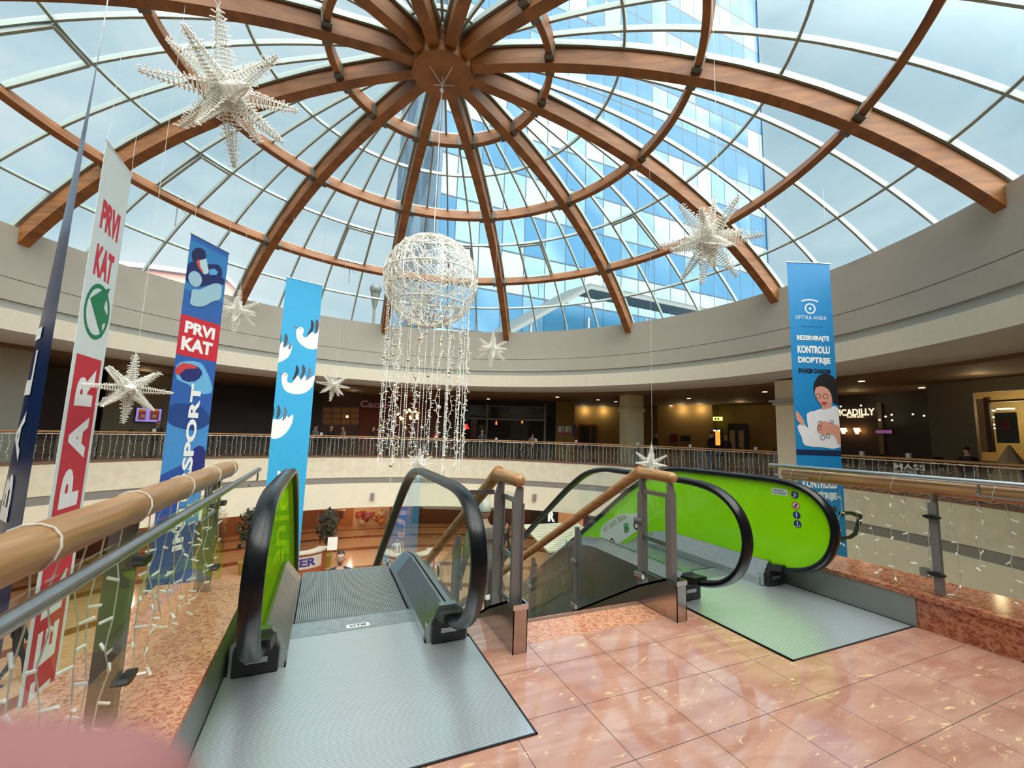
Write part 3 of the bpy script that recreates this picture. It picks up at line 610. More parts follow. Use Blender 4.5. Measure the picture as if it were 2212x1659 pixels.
# ================================================================== STAIRS
st = root('staircase', 'flight of stairs going down between the two escalators', 'stairs', loc=(1.95, 3.05, -2.6))
mb = MB()
for i in range(1, 31):
    z = -5.2 * i / 30; v = 3.045 + .30 * (i - 1); mb.b2((1.30, v, z - .06), (2.575, v + .32, z)); mb.b2((1.30, v, z), (2.575, v + .02, z + .173))
adopt(mb.build('stair_treads', M['rosso_dark']), st)
mb = MB(); mb.prism([(1.30, 3.05, -.35), (1.30, 12.1, -5.2), (1.30, 11.4, -5.2), (1.30, 3.05, -.6)], (1.27, 0, 0)); adopt(mb.build('stair_soffit', M['steel_d']), st)
def base_z(v): return .30 - .42 * (v - 2.69) if v < 3.03 else .157 - .577 * (v - 3.03)
def stair_rail(u, inner, label):
    rt = root('stair_balustrade', label, 'balustrade', None, (u, 2.66, 0))
    P = lambda mb, name, m, par=None, smooth=False: adopt(mb.build(name, m, None, smooth, origin=(u, 3.0, .5)), par or rt)
    mb = MB(); path = bez([(u, 2.70, 1.085), (u, 2.9, 1.09), (u, 3.05, 1.09)], 4)[:-1] + bez([(u, 3.09, 1.085), (u, 3.16, 1.06), (u, 3.3, .975), (u, 6, -.58)], 4) + [Vector((u, 11.6, -3.82)), Vector((u, 11.9, -3.9))]
    mb.tube(path, .047, 14); mb.ball((u, 2.70, 1.085), .0468, 14); P(mb, 'wooden_handrail', M['rail'], None, True)
    for v in (2.69, 3.03, 4.08, 5.13, 6.18, 7.23, 8.28, 9.33, 10.4, 11.4):
        zb_ = base_z(v) - (.2 if v < 2.8 else .1); zt = 1.04 if v < 3.1 else 1.0 - .577 * (v - 3.05)
        w = .036; mb = MB(); ch = .10
        mb.prism([(u - w, v, zb_), (u + w, v, zb_), (u + w, v, zt - (ch if inner > 0 else 0)), (u + (w * .1 if inner > 0 else w), v, zt), (u - (w * .1 if inner < 0 else w), v, zt), (u - w, v, zt - (ch if inner < 0 else 0))], (0, .03, 0)); mb.box((u - inner * w, v + .015, (zb_ + zt - .1) / 2), (.008, .06, zt - zb_ - .12))
        po = P(mb, 'post', M['postgrey'])
        if v > 2.8:
            for dz in (.36, .82):
                mb = MB(); mb.sweep([(u - inner * .045, v - .03 , zt - dz), (u - inner * .045, v + .075, zt - dz)], [(.015 * math.cos(a * PI / 4), .022 * math.sin(a * PI / 4)) for a in range(8)], Vector((0, 0, 1))); P(mb, 'glass_clamp', M['steel'], po)
    for z0 in (.937, .547, .242): mb = MB(); mb.box((u - inner * .02, 2.875, z0), (.012, .30, .035)); P(mb, 'flat_bar', M['steel'])
    for a, b in ((2.73, 3.02), (3.09, 4.07), (4.15, 5.12), (5.19, 6.17), (6.25, 7.22), (7.3, 8.27), (8.35, 9.32), (9.4, 10.38)):
        mb = MB(); T = lambda v: .97 if v < 3.1 else .97 - .577 * (v - 3.06)
        mb.prism([(u - inner * .045, a, base_z(a) + .01), (u - inner * .045, b, base_z(b) + .01), (u - inner * .045, b, T(b)), (u - inner * .045, a, T(a))], (.008, 0, 0)); P(mb, 'glass_pane', M['glass'])
    # hollow stainless base
    mb = MB(); w = .05
    for du in (-w, w - .006): mb.prism([(u + du, 2.61, 0), (u + du, 2.61, .30), (u + du, 2.71, .30), (u + du, 3.05, .14), (u + du, 11.9, -4.97), (u + du, 11.9, -5.2), (u + du, 3.05, -.09), (u + du, 3.05, 0)], (.006, 0, 0))
    mb.b2((u - w, 2.61, 0), (u + w, 2.616, .30)); mb.prism([(u - w, 2.71, .30), (u - w, 3.05, .14), (u - w, 11.9, -4.97), (u - w, 11.9, -4.99), (u - w, 3.05, .12), (u - w, 2.71, .28)], (2 * w, 0, 0)); P(mb, 'base_casing', M['boxsteel'])
    mb = MB(); mb.b2((u - w - .004, 2.606, .27), (u - w + .006, 2.714, .303)); mb.b2((u + w - .006, 2.606, .27), (u + w + .004, 2.714, .303)); mb.b2((u - w, 2.604, .27), (u + w, 2.612, .303)); P(mb, 'casing_rim', M['chrome'])
    return rt
stair_rail(1.245, -1, 'wood topped glass stair railing on the left side of the stairs')
stair_rail(2.63, 1, 'wood topped glass stair railing on the right side of the stairs')
rt = root('gap_screen', 'small clear glass screen filling the gap between left escalator and stair railing', 'glass screen', None, (1.08, 3.07, 0))
mb = MB(); mb.b2((1.0, 3.07, .16), (1.19, 3.078, .96)); adopt(mb.build('glass_pane', M['glass']), rt)
for z in (.96, .60, .2): mb = MB(); mb.box((1.10, 3.06, z), (.22, .01, .035)); adopt(mb.build('flat_bar', M['steel']), rt)

# ================================================================== NEAR CURBS AND RAILINGS
mb = MB(); mb.b2((-.98, -3.6, -.35), (-.44, 3.76, .25)); mb.b2((-1.0, -3.6, .25), (-.42, 3.78, .285)); tag(mb.build('marble_curb', M['rosso']), 'mottled red marble curb under the left railing', 'curb')
mb = MB(); mb.b2((-.438, 1.92, .004), (-.425, 3.76, .25)); tag(mb.build('metal_skirting', M['steel_d']), 'dark metal skirting on the inner face of the left curb', 'skirting')
mb = MB(); mb.b2((4.345, -3.6, -.35), (4.92, 3.6, .225)); tag(mb.build('marble_curb', M['rosso_dark']), 'mottled red marble curb under the right railing', 'curb')
mb = MB(); mb.b2((4.325, -3.6, .225), (4.94, 3.62, .262)); tag(mb.build('curb_cap', M['rosso_dark']), 'polished marble cap along the right curb', 'curb cap')
mb = MB(); mb.b2((4.33, 1.90, .004), (4.343, 3.6, .222)); tag(mb.build('metal_skirting', M['steel_d']), 'grey metal skirting on the right curb beside the escalator plate', 'skirting')
def merge(a, b):
    a.add(b.v, b.f, 1); return a
def strand(mb, bm, top, length, r=.0028, seed=0, bl=.03, br=.0045, step=.12, amp=.012):
    rnd = random.Random(seed); p = Vector(top); pts = [p.copy()]; z = p.z; end = p.z - length
    while z > end:
        z -= step * rnd.uniform(.7, 1.2); z = max(z, end); pts.append(Vector((top[0] + rnd.uniform(-amp, amp), top[1] + rnd.uniform(-amp, amp), z)))
        d = Vector((rnd.uniform(-1, 1), rnd.uniform(-1, 1), rnd.uniform(-.5, .6))).normalized(); bm.tube([pts[-1], pts[-1] + d * bl], br, 5)
    mb.tube(pts, r, 4, cap=False)
def near_rail(name, label, uw, zw, us, zs, up_, v1w, v1s, posts, ug, lab2, zg0, seed):
    rt = root(name, label, 'railing', None, (up_, 1.5, .28)); A = lambda mb, nm, m, par=None, sm=False: adopt(mb.build(nm, m, None, sm, origin=(up_, 1.5, .8)), par or rt)
    mb = MB(); mb.tube([(uw, -4, zw), (uw, 0, zw), (uw, v1w - .02, zw), (uw, v1w - .005, zw)], lambda i: .057 if i < 3 else .045, 20); A(mb, 'wooden_handrail', M['rail'], None, True)
    mb = MB(); mb.tube([(us, -4, zs), (us, v1s, zs)], .021, 12); mb.ball((us, v1s, zs), .021, 12)
    for vv in (v1s - .06, v1s - 1.6): mb.tube(bez([(us, vv, zs - .02), (us, vv, zs - .085), (us - .01, vv - .03, zs - .1), (us - .01, vv - .35, zs - .1)], 4), .008, 6)
    A(mb, 'steel_handrail', M['steel'], None, True)
    for v in posts:
        mb = MB(); mb.box((up_, v, (zg0 - .02 + zw - .05) / 2), (.085, .014, zw - .05 - zg0 + .02)); mb.box((up_ + .04 * (1 if up_ < 0 else -1), v, (zg0 + zw - .1) / 2), (.012, .05, zw - .12 - zg0)); po = A(mb, 'post', M['postgrey'])
        for z in (zw - .22, zg0 + .16):
            mb = MB(); mb.sweep([(ug, v, z - .0) , (ug + (.03 if up_ < 0 else -.03), v, z)], [(.055 * math.cos(q * PI / 6), .018 * math.sin(q * PI / 6)) for q in range(12)], Vector((0, 0, 1))); A(mb, 'glass_clamp', M['black'], po, True)
    ps = sorted(posts)
    for a, b in list(zip(ps, ps[1:])) + [(ps[-1], ps[-1] + .3)]:
        mb = MB(); mb.b2((ug - .005, a + .03, zg0), (ug + .005, b - .03, zw - .1)); A(mb, 'glass_pane', M['rglass'])
    # white string lights tied round the wooden handrail
    for i, v in enumerate([q for q in [1.45, 2.05, 2.62, 3.2, v1w - .12, .9] if q < v1w]):
        mb = MB(); mb.tube([(uw + .06 * math.cos(q), v + .01 * math.sin(q * 2), zw + .06 * math.sin(q)) for q in [TAU * k / 14 for k in range(14)]], .003, 5, closed=True); A(mb, 'cable_tie', M['wire'])
    cw = root('string_light_curtain', lab2, 'string lights', None, (ug, 1.5, zw - .12)); mb, bm = MB(), MB(); rnd = random.Random(seed); uo = uw + (-.02 if up_ < 0 else .03); v = -.6; k = 0; line = []
    while v < v1w - .05:
        strand(mb, bm, (uo, v, zw - .07), rnd.uniform(.5, .74), .0024, seed + k, .038, .0055, .11, .022); line.append((uo, v, zw - .055)); line.append((uo, v + .06, zw - .075)); v += rnd.uniform(.10, .16); k += 1
    mb.tube(line, .0028, 4); adopt(merge(mb, bm).build('light_strands', [M['wire'], M['bulb']], origin=(ug, 1.5, .6)), cw)
near_rail('glass_railing', 'near left glass railing with thick wooden handrail and steel tube above the curb', -.645, 1.085, -.55, 1.0, -.69, 3.8, 4.62, (-1.9, -.55, .80, 2.15, 3.55), -.635, 'white icicle lights hanging behind the near left railing', .28, 100)
near_rail('glass_railing', 'near right glass railing with wooden handrail under a bright steel tube', 4.50, 1.075, 4.44, 1.155, 4.47, 3.02, 3.12, (-1.2, .3, 1.79, 3.3), 4.43, 'white icicle lights hanging on the near right railing', .262, 300)

# ================================================================== GALLERY BALUSTRADE (ring)
SECA = math.radians(8.0); NS = 23; START = math.radians(-31)
a_mid = 0.0
def rail_proto():
    rt = root('gallery_railing', 'x', 'railing', 'far gallery railing sections', (RR + .05 + DC.x, DC.y, 0))
    B = lambda mb, nm, m, sm=False: adopt(mb.build(nm, m, None, sm, origin=(RR + DC.x, DC.y, .5)), rt)
    h = SECA / 2; n = 6; mb = MB(); mb.tube([pol(RR + .06, -h + SECA * i / n, 1.03) for i in range(n + 1)], .038, 10); B(mb, 'wooden_handrail', M['rail'], True)
    mb = MB(); mb.tube([pol(RR + .02, -h + SECA * i / n, .955) for i in range(n + 1)], .016, 8); B(mb, 'steel_rail', M['chrome'], True)
    mb = MB(); mb.arc(RR + .04, RR + .05, .04, .93, -h + .002, h - .002, 6); B(mb, 'glass_pane', M['rglass'])
    for s_ in (-.5, .0):
        p = pol(RR + .09, s_ * SECA + .004, 0); mb = MB(); mb.box((p.x, p.y, .5), (.05, .022, 1.0)); mb.box((p.x - .02, p.y + .05, .5), (.05, .012, .9)); B(mb, 'post', M['postgrey'])
    return rt
rp = rail_proto(); bpy.context.view_layer.update()
def icicle_proto(seed):
    rt = root('string_light_curtain', 'x', 'string lights', 'white icicle lights on the far railing', (RR - .02 + DC.x, DC.y, .95)); mb, bm = MB(), MB(); rnd = random.Random(seed); h = SECA / 2; a = -h; k = 0
    while a < h - .003:
        p = pol(RR - .02, a + .004, .97); strand(mb, bm, p, rnd.uniform(.78, .92), .005, seed * 50 + k, .035, .006, .14, .018); a += rnd.uniform(.011, .018); k += 1
    mb.tube([pol(RR - .02, -h + SECA * i / 12, .97 - .012 * (i % 2)) for i in range(13)], .007, 5)
    adopt(merge(mb, bm).build('light_strands', [M['wire'], M['bulb']], origin=(RR + DC.x, DC.y, .5)), rt); return rt
ip = [icicle_proto(s_) for s_ in (1, 2, 3)]; bpy.context.view_layer.update()
for proto_list, kind in (([rp], 'r'), (ip, 'i')):
    for i in range(NS):
        pr = proto_list[i % len(proto_list)]; a = START + i * SECA
        if -.02 < 0: pass
        o = pr if i < len(proto_list) else dup(pr); w = 'railing' if kind == 'r' else 'icicle lights'
        rr_ = (RR + .05) if kind == 'r' else RR - .02
        bz = 0 if kind == 'r' else .95
        o.location = pol(rr_, a, bz); o.rotation_euler = (0, 0, a)
        q = ('right of the tall blue eyewear banner' if a < .03 else 'between the cream pillar and the hanging beads' if a < 1.15 else 'behind the bead strands' if a < 1.6 else 'between the two left blue banners' if a < 2.0 else 'at the far left of the gallery')
        o['label'] = ('section of wood topped glass gallery railing ' if kind == 'r' else 'white icicle light strands on the gallery railing ') + q
        o['group'] = ('gallery railing ' if kind == 'r' else 'icicle lights ') + q

# reflected shop name, put on the right railing glass as letters
def rail_text(name, s, px0, py0, px1, py1, m, par, bold=.0):
    a, b = on_cyl(px0, py0, RR - .03), on_cyl(px1, py1, RR - .03); aa, ab = azi(a), azi(b); z0 = on_cyl(px0, py1, RR - .03).z; z1 = on_cyl(px0, py0, RR - .03).z
    w = abs(aa - ab) * RR
    return text_on(name, s, (0, 0, 0), (1, 0, 0), (0, 0, 1), w, z1 - z0, m, par, bold, curve=lambda x, y: pol(RR - .03, aa - x / w * (aa - ab), z0 + y))
pale = mat('pale_reflected_lettering', srgb(190, 205, 205), .4)
for px, k, mm in ((1931, 0, pale), (2026, 1, mat('faint_reflected_lettering', srgb(110, 100, 98), .4))):
    t1 = rail_text('reflected_lettering', 'MASS', px, 1000 + k * 8, px + (68 if k == 0 else 46), 1012 + k * 8, mm, None, .02); tag(t1, 'pale MASS sign reflection put as letters on the gallery railing glass' if k == 0 else 'faint repeated MASS reflection put as letters on the railing glass further right', 'lettering')
    t2 = rail_text('reflected_lettering', 'SHOES', px, 1014 + k * 8, px + 50, 1021 + k * 8, mm, None, .02); tag(t2, 'pale SHOES sign reflection put as letters below the larger word on the railing glass' if k == 0 else 'faint repeated SHOES reflection put as letters on the railing glass further right', 'lettering')
t3 = rail_text('reflected_lettering', 'cipele.ng', 1931, 1046, 1985, 1055, pale, None, .02); tag(t3, 'pale web address reflection put as letters low on the gallery railing glass', 'lettering')
# ================================================================== HANGING BANNERS
class Ban:
    def __init__(s, label, tl, d, h, base, w=1.2, cords=True, top_gap=2.2):
        s.tl = Vector(tl); s.d = Vector((d[0], d[1], 0)).normalized(); s.n = s.d.cross(Vector((0, 0, 1))); s.w = w
        if s.n.dot(EYE - s.tl) < 0: s.n = -s.n
        s.rt = root('hanging_banner', label, 'banner', None, s.tl)
        mb = MB(); mb.prism([s.p(0, 0, 0), s.p(w, 0, 0), s.p(w, h, 0), s.p(0, h, 0)], -s.n * .004); s.add('cloth', mb, base)
        mb = MB(); mb.tube([s.p(-.03, 0, 0), s.p(w + .03, 0, 0)], .014, 8); s.add('top_rod', mb, M['chrome'])
        for q in (0.0, w): mb = MB(); mb.tube([s.p(q, 0, 0), s.p(q + (.05 if q == 0 else -.05), -.35, 0), s.p(q + (.05 if q == 0 else -.05), -top_gap, 0)], .004, 4); s.add('hanging_cord', mb, M['cord'])
    def p(s, x, h, l=0): return s.tl + s.d * x - Vector((0, 0, h)) + s.n * (.003 * l)
    def add(s, name, mb, m): return adopt(mb.build(name, m, origin=s.tl), s.rt)
    def px(s, x, y):
        P = on_plane(x, y, s.tl, s.n); return ((P - s.tl).dot(s.d), s.tl.z - P.z)
    def poly(s, name, pts, m, l=1, sm=0, pix=False):
        if pix: pts = [s.px(*q) for q in pts]
        if sm: pts = [(v.x, v.y) for v in smooth_poly(pts, sm)]
        pts = [(min(max(x, 0.0), s.w), y) for x, y in pts] if not pix or pix != 'free' else pts
        mb = MB(); mb.add([s.p(x, y, l) for x, y in pts], [tuple(range(len(pts)))]); return s.add(name, mb, m)
    def ring(s, name, c, r0, r1, m, l=1, sy=1, a0=0, a1=TAU, n=30):
        mb = MB(); vs = []
        for i in range(n + 1):
            a = a0 + (a1 - a0) * i / n
            for r in (r0, r1): vs.append(s.p(c[0] + r * math.cos(a), c[1] - sy * r * math.sin(a), l))
        mb.add(vs, [(2 * i, 2 * i + 1, 2 * i + 3, 2 * i + 2) for i in range(n)]); return s.add(name, mb, m)
    def text(s, t, x0, x1, h0, h1, m, bold=.03, rot=0, l=2, spacing=1.0, name='lettering'):
        flip = s.d.cross(Vector((0, 0, 1))).dot(s.n) < 0
        o = text_on(name, t, s.p(x0, h1, l), s.d, (0, 0, 1), x1 - x0, h1 - h0, m, None, bold, rot, spacing); return adopt(o, s.rt)
red, navyb, skyb = cmat(196, 36, 52), cmat(22, 50, 112), cmat(54, 124, 190)
# white and red supermarket banner
b = Ban('tall white hanging banner with red field and upward white letters at the left', (-4.2, 9.83, 6.66), (-.02, 1), 12.2, cmat(214, 224, 224))
b.text('PRVI', .22, .98, 1.05, 1.62, cmat(206, 40, 58), .04); b.text('KAT', .24, .98, 1.92, 2.52, cmat(206, 40, 58), .04)
gr = cmat(8, 122, 72); b.ring('emblem_ring', (.62, 3.16), .42, .50, gr, 1, 1.08)
b.poly('emblem_tree', [(.28, 2.98), (.66, 2.72), (.98, 2.58), (.88, 2.86), (.84, 3.02), (.98, 3.12), (1.08, 3.10), (1.06, 3.32), (.96, 3.30), (.86, 3.36), (.94, 3.62), (.66, 3.36)], gr, 2)
b.poly('red_field', [(.12, 4.05), (1.08, 4.05), (1.08, 12.1), (.12, 12.1)], red, 1)
for ch, h0, h1 in (('R', 4.25, 4.98), ('A', 5.18, 5.95), ('P', 6.12, 6.82), ('S', 7.0, 7.7), ('R', 7.95, 8.65), ('E', 8.85, 9.45), ('T', 9.65, 10.25), ('N', 10.4, 11.1), ('I', 11.3, 11.6)): b.text(ch, .27, .92, h0, h1, M['white'], .05, 90, 2)
# blue photo banner
b = Ban('blue photo print banner with red square and white vertical sports shop letters', (-3.65, 13.1, 6.39), (.548, .836), 9.6, cmat(44, 96, 168))
inter = b; zz = lambda x, y: (380 + x / 5.185, 480 + y / 5.185)
dk, lb, pb = cmat(20, 34, 92), cmat(88, 160, 214), cmat(150, 188, 206)
b.poly('print_background', [(0, .15), (1.2, .15), (1.2, 1.5), (0, 1.5)], cmat(50, 122, 184), 1)
b.poly('print_jacket', [zz(*q) for q in ((110, 520), (170, 440), (260, 470), (380, 470), (480, 480), (520, 560), (510, 620), (540, 640), (530, 700), (420, 690), (300, 720), (200, 720), (110, 640))], dk, 2, 2, True)
b.poly('print_face', [zz(*q) for q in ((240, 420), (330, 400), (350, 480), (365, 560), (320, 585), (270, 540), (245, 490))], cmat(176, 206, 214), 3, 2, True)
b.poly('print_hair', [zz(*q) for q in ((180, 330), (230, 285), (300, 300), (330, 350), (325, 410), (245, 425), (200, 450), (180, 400))], cmat(26, 28, 74), 4, 2, True)
b.poly('print_cheek', [zz(*q) for q in ((225, 410), (255, 405), (270, 500), (310, 570), (270, 545), (235, 480))], cmat(200, 70, 60), 4, 0, True)
b.poly('print_collar', [zz(*q) for q in ((370, 530), (430, 520), (470, 560), (450, 590), (370, 590))], lb, 3, 0, True)
b.poly('logo_drop', [zz(*q) for q in ((210, 548), (262, 580), (286, 650), (262, 710), (205, 724), (150, 680), (133, 610), (160, 560))], pb, 5, 3, True)
b.poly('logo_wave', [zz(*q) for q in ((180, 755), (260, 755), (340, 720), (430, 685), (500, 700), (508, 760), (490, 860), (400, 890), (320, 935), (230, 945), (155, 915), (165, 830))], pb, 5, 3, True)
b.poly('red_square', [(0, 2.16), (1.2, 2.16), (1.2, 3.22), (0, 3.22)], red, 2)
b.text('PRVI', .14, 1.04, 2.30, 2.62, M['white'], .05, 0, 3); b.text('KAT', .10, 1.02, 2.72, 3.08, M['white'], .05, 0, 3)
b.poly('print_lower', [(0, 3.22), (1.2, 3.22), (1.2, 4.9), (0, 4.9)], cmat(40, 92, 170), 1)
b.poly('print_goggles', [(.05, 3.5), (.3, 3.35), (.7, 3.32), (.9, 3.5), (1.1, 3.8), (1.15, 4.1), (.7, 4.15), (.45, 3.95), (.1, 3.85)], cmat(104, 176, 220), 2, 2)
b.poly('print_lens', [(.1, 3.55), (.35, 3.42), (.66, 3.45), (.8, 3.62), (.6, 3.85), (.25, 3.85)], cmat(28, 40, 110), 3, 2)
b.poly('print_flash', [(.02, 3.62), (.2, 3.42), (.55, 3.42), (.6, 3.50), (.3, 3.56), (.12, 3.75)], cmat(196, 62, 62), 4, 2)
b.poly('print_disc', [(0, 4.55), (.3, 4.45), (.9, 4.5), (1.2, 4.8), (1.2, 4.95), (.8, 5.15), (.2, 5.05), (0, 4.9)], cmat(26, 66, 134), 2, 2)
b.poly('print_sky', [(0, 4.95), (.4, 5.02), (.9, 5.02), (1.2, 4.9), (1.2, 7.6), (0, 7.6)], cmat(66, 140, 204), 1)
b.poly('print_mountain', [(0, 6.25), (.35, 6.1), (.6, 6.0), (.62, 7.6), (0, 7.6)], cmat(36, 78, 158), 2)
b.poly('print_helmet', [(.72, 5.75), (.95, 5.55), (1.18, 5.7), (1.2, 6.4), (1.0, 6.65), (.7, 6.75), (.78, 6.2)], cmat(30, 44, 120), 3, 2)
b.text('INTERSPORT', .52, .82, 3.92, 8.2, M['white'], .04, 90, 6)
# dark blue band at the bottom of the print
b.poly('print_bottom', [(0, 7.6), (1.2, 7.6), (1.2, 9.5), (0, 9.5)], cmat(24, 58, 140), 1)
# light blue bird banner
b = Ban('light blue hanging banner printed with white long beaked birds', (-1.67, 16.07, 6.59), (.954, .3), 12.0, cmat(48, 166, 218))
wh, d1, d2_ = M['white'], cmat(20, 34, 52), cmat(96, 118, 150)
z5 = lambda x, y: (x / 2.962, 540 + y / 2.962)
def bird(b, pts, feathers, beak, eye):
    b.poly('bird_print', [z5(*q) for q in pts], wh, 1, 2, True)
    for k, f in enumerate(feathers): b.poly('feather_print', [z5(*q) for q in f], (d1, cmat(60, 74, 90), d2_)[min(k, 2)], 2, 2, True)
    if beak: b.poly('beak_print', [z5(*q) for q in beak], cmat(150, 80, 110), 2, 0, True)
    if eye:
        mb = MB(); c = b.px(*z5(*eye)); mb.add([b.p(c[0] + .02 * math.cos(a), c[1] + .02 * math.sin(a), 3) for a in [TAU * i / 8 for i in range(8)]], [tuple(range(8))]); b.add('eye_print', mb, d1)
bird(b, ((1900, 505), (1930, 492), (1945, 515), (1935, 545), (1960, 560), (1995, 520), (2020, 540), (2045, 450), (2042, 560), (2036, 632), (1960, 628), (1905, 580), (1895, 530)), (((1990, 445), (2008, 470), (2000, 520), (1960, 550), (1988, 500)), ((2022, 445), (2042, 470), (2030, 530), (2015, 520))), ((1860, 485), (1905, 496), (1905, 503)), (1922, 503))
bird(b, ((1785, 660), (1795, 600), (1815, 590), (1830, 620), (1868, 590), (1865, 640), (1840, 690), (1775, 720)), (((1795, 530), (1800, 560), (1790, 600), (1785, 560)), ((1825, 535), (1842, 560), (1835, 600), (1812, 628), (1818, 580)), ((1862, 590), (1868, 610), (1850, 640), (1845, 620))), None, None)
bird(b, ((1805, 795), (1830, 785), (1842, 805), (1835, 840), (1870, 850), (1905, 800), (1925, 835), (1950, 800), (1965, 830), (2015, 800), (2000, 870), (1950, 915), (1880, 922), (1825, 900), (1803, 850)), (((1895, 735), (1912, 760), (1905, 800), (1870, 835), (1890, 780)), ((1935, 732), (1955, 760), (1945, 800), (1920, 828), (1932, 780)), ((1975, 750), (1992, 775), (1980, 820), (1955, 835), (1968, 800))), ((1765, 785), (1808, 790), (1808, 798)), (1826, 798))
bird(b, ((1745, 1090), (1755, 1080), (1790, 1085), (1830, 1050), (1845, 1075), (1875, 1050), (1868, 1110), (1830, 1170), (1780, 1205), (1725, 1200), (1738, 1130)), (((1750, 1000), (1756, 1030), (1745, 1080), (1738, 1050)), ((1778, 990), (1795, 1020), (1790, 1060), (1768, 1085), (1772, 1040)), ((1820, 1000), (1838, 1030), (1830, 1070), (1805, 1095), (1815, 1050))), None, None)
b.poly('bird_print', [z5(*q) for q in ((1775, 1410), (1790, 1415), (1800, 1425), (1825, 1410), (1815, 1440), (1790, 1450), (1775, 1435))], wh, 1, 0, True)
b.text('licenje', .34, .84, 7.28, 11.2, wh, .01, 90, 2)
# eyewear shop banner on the right
b = Ban('tall blue eyewear shop banner with a woman in glasses printed on it', (11.25, 7.18, 6.34), (.929, -.371), 8.4, cmat(14, 128, 190))
b.ring('eye_emblem', (.58, 1.30), .115, .15, wh, 2); b.ring('eye_emblem_pupil', (.58, 1.30), .001, .035, wh, 2); b.ring('eye_emblem_brow', (.58, 1.62), .55, .585, wh, 2, 1, math.radians(66), math.radians(114), 10)
b.text('OPTIKA ANDA', .16, 1.02, 1.50, 1.60, wh, .0, 0, 2, 1.15); b.poly('thin_rule', [(.30, 1.79), (.88, 1.79), (.88, 1.80), (.30, 1.80)], cmat(20, 60, 110), 2)
for t_, h0, h1, x0, x1, mm in (('REZERVIRAJTE', 2.05, 2.22, .17, 1.06, wh), ('KONTROLU', 2.33, 2.54, .17, 1.06, wh), ('DIOPTRIJE', 2.64, 2.85, .17, 1.06, wh), ('SVAKIM DANOM', 2.95, 3.08, .17, 1.04, M['black']), ('REZERVIRAJTE', 5.58, 5.74, .12, 1.03, wh), ('KONTROLU', 5.86, 6.08, .12, 1.03, wh), ('DIOPTRIJE', 6.18, 6.40, .10, 1.02, wh), ('SVAKIM DANOM', 6.52, 6.68, .12, .98, M['black'])): b.text(t_, x0, x1, h0, h1, mm, .05)
b.poly('dark_strip', [(0, 5.10), (1.2, 5.10), (1.2, 5.24), (0, 5.24)], cmat(12, 34, 74), 2)
z7 = lambda x, y: (1640 + x / 2.514, 560 + y / 2.514); sk, hr, sh = cmat(214, 150, 130), cmat(24, 20, 24), cmat(226, 226, 230)
z6 = lambda x, y: (1472 + x / 2.962, 540 + y / 2.962)
Bp = lambda n_, pts, m_, l, sm=2: b.poly(n_, [z6(*q) for q in pts], m_, l, sm, True)
Bp('print_shirt', ((895, 1015), (960, 1000), (1012, 1015), (1016, 1100), (1022, 1262), (900, 1262), (790, 1250), (770, 1200), (740, 1130), (780, 1110), (810, 1140), (800, 1050), (850, 1030)), sh, 2)
Bp('print_neck', ((885, 960), (960, 950), (960, 1010), (900, 1020)), sk, 3, 0)
Bp('print_hair', ((845, 860), (870, 810), (920, 790), (975, 815), (1000, 860), (1004, 980), (985, 985), (960, 960), (940, 900), (880, 880), (852, 920), (845, 890)), hr, 4)
Bp('print_face', ((855, 885), (890, 872), (935, 890), (960, 940), (955, 985), (905, 1000), (872, 965), (852, 930)), sk, 5)
b.ring('print_glasses', b.px(*z6(872, 935)), .055, .068, hr, 6); b.ring('print_glasses', b.px(*z6(918, 937)), .060, .073, hr, 6)
Bp('print_mouth', ((890, 975), (912, 972), (935, 980), (910, 992)), cmat(170, 40, 60), 6, 0)
Bp('print_hand', ((868, 1120), (910, 1095), (960, 1110), (1018, 1140), (1020, 1230), (1000, 1240), (975, 1180), (900, 1180), (870, 1160)), sk, 5)
Bp('print_hand', ((730, 1030), (750, 1045), (785, 1100), (770, 1120), (735, 1085)), sk, 5)
for x, y, r_ in ((885, 1110, .05), (880, 1140, .045), (900, 1200, .05), (935, 1190, .045), (960, 1100, .04)): b.ring('print_glasses', b.px(*z6(x, y)), r_, r_ + .012, cmat(70, 50, 50), 6)
# black spectacle cut-out sticking out beside the banner
o_ = [(1810, 1104), (1838, 1104), (1860, 1112), (1857, 1130), (1848, 1155), (1836, 1163), (1812, 1165)]; i_ = [(1810, 1112), (1834, 1111), (1849, 1117), (1846, 1132), (1840, 1150), (1830, 1157), (1812, 1158)]
mb = MB(); vs = []
for q in o_ + i_: P = on_plane(q[0], q[1], b.tl, b.n); vs.append(P + b.n * .05)
vs2 = [v - b.n * .02 for v in vs]; n = 7; fs = [(i, i + 1, n + i + 1, n + i) for i in range(n - 1)]
mb.add(vs + vs2, fs + [tuple(x + 2 * n for x in f[::-1]) for f in fs] + [(i, i + 2 * n, i + 1 + 2 * n, i + 1) for i in range(n - 1)] + [(n + i, n + i + 1, n + i + 1 + 2 * n, n + i + 2 * n) for i in range(n - 1)]); b.add('spectacle_cutout', mb, M['black'])
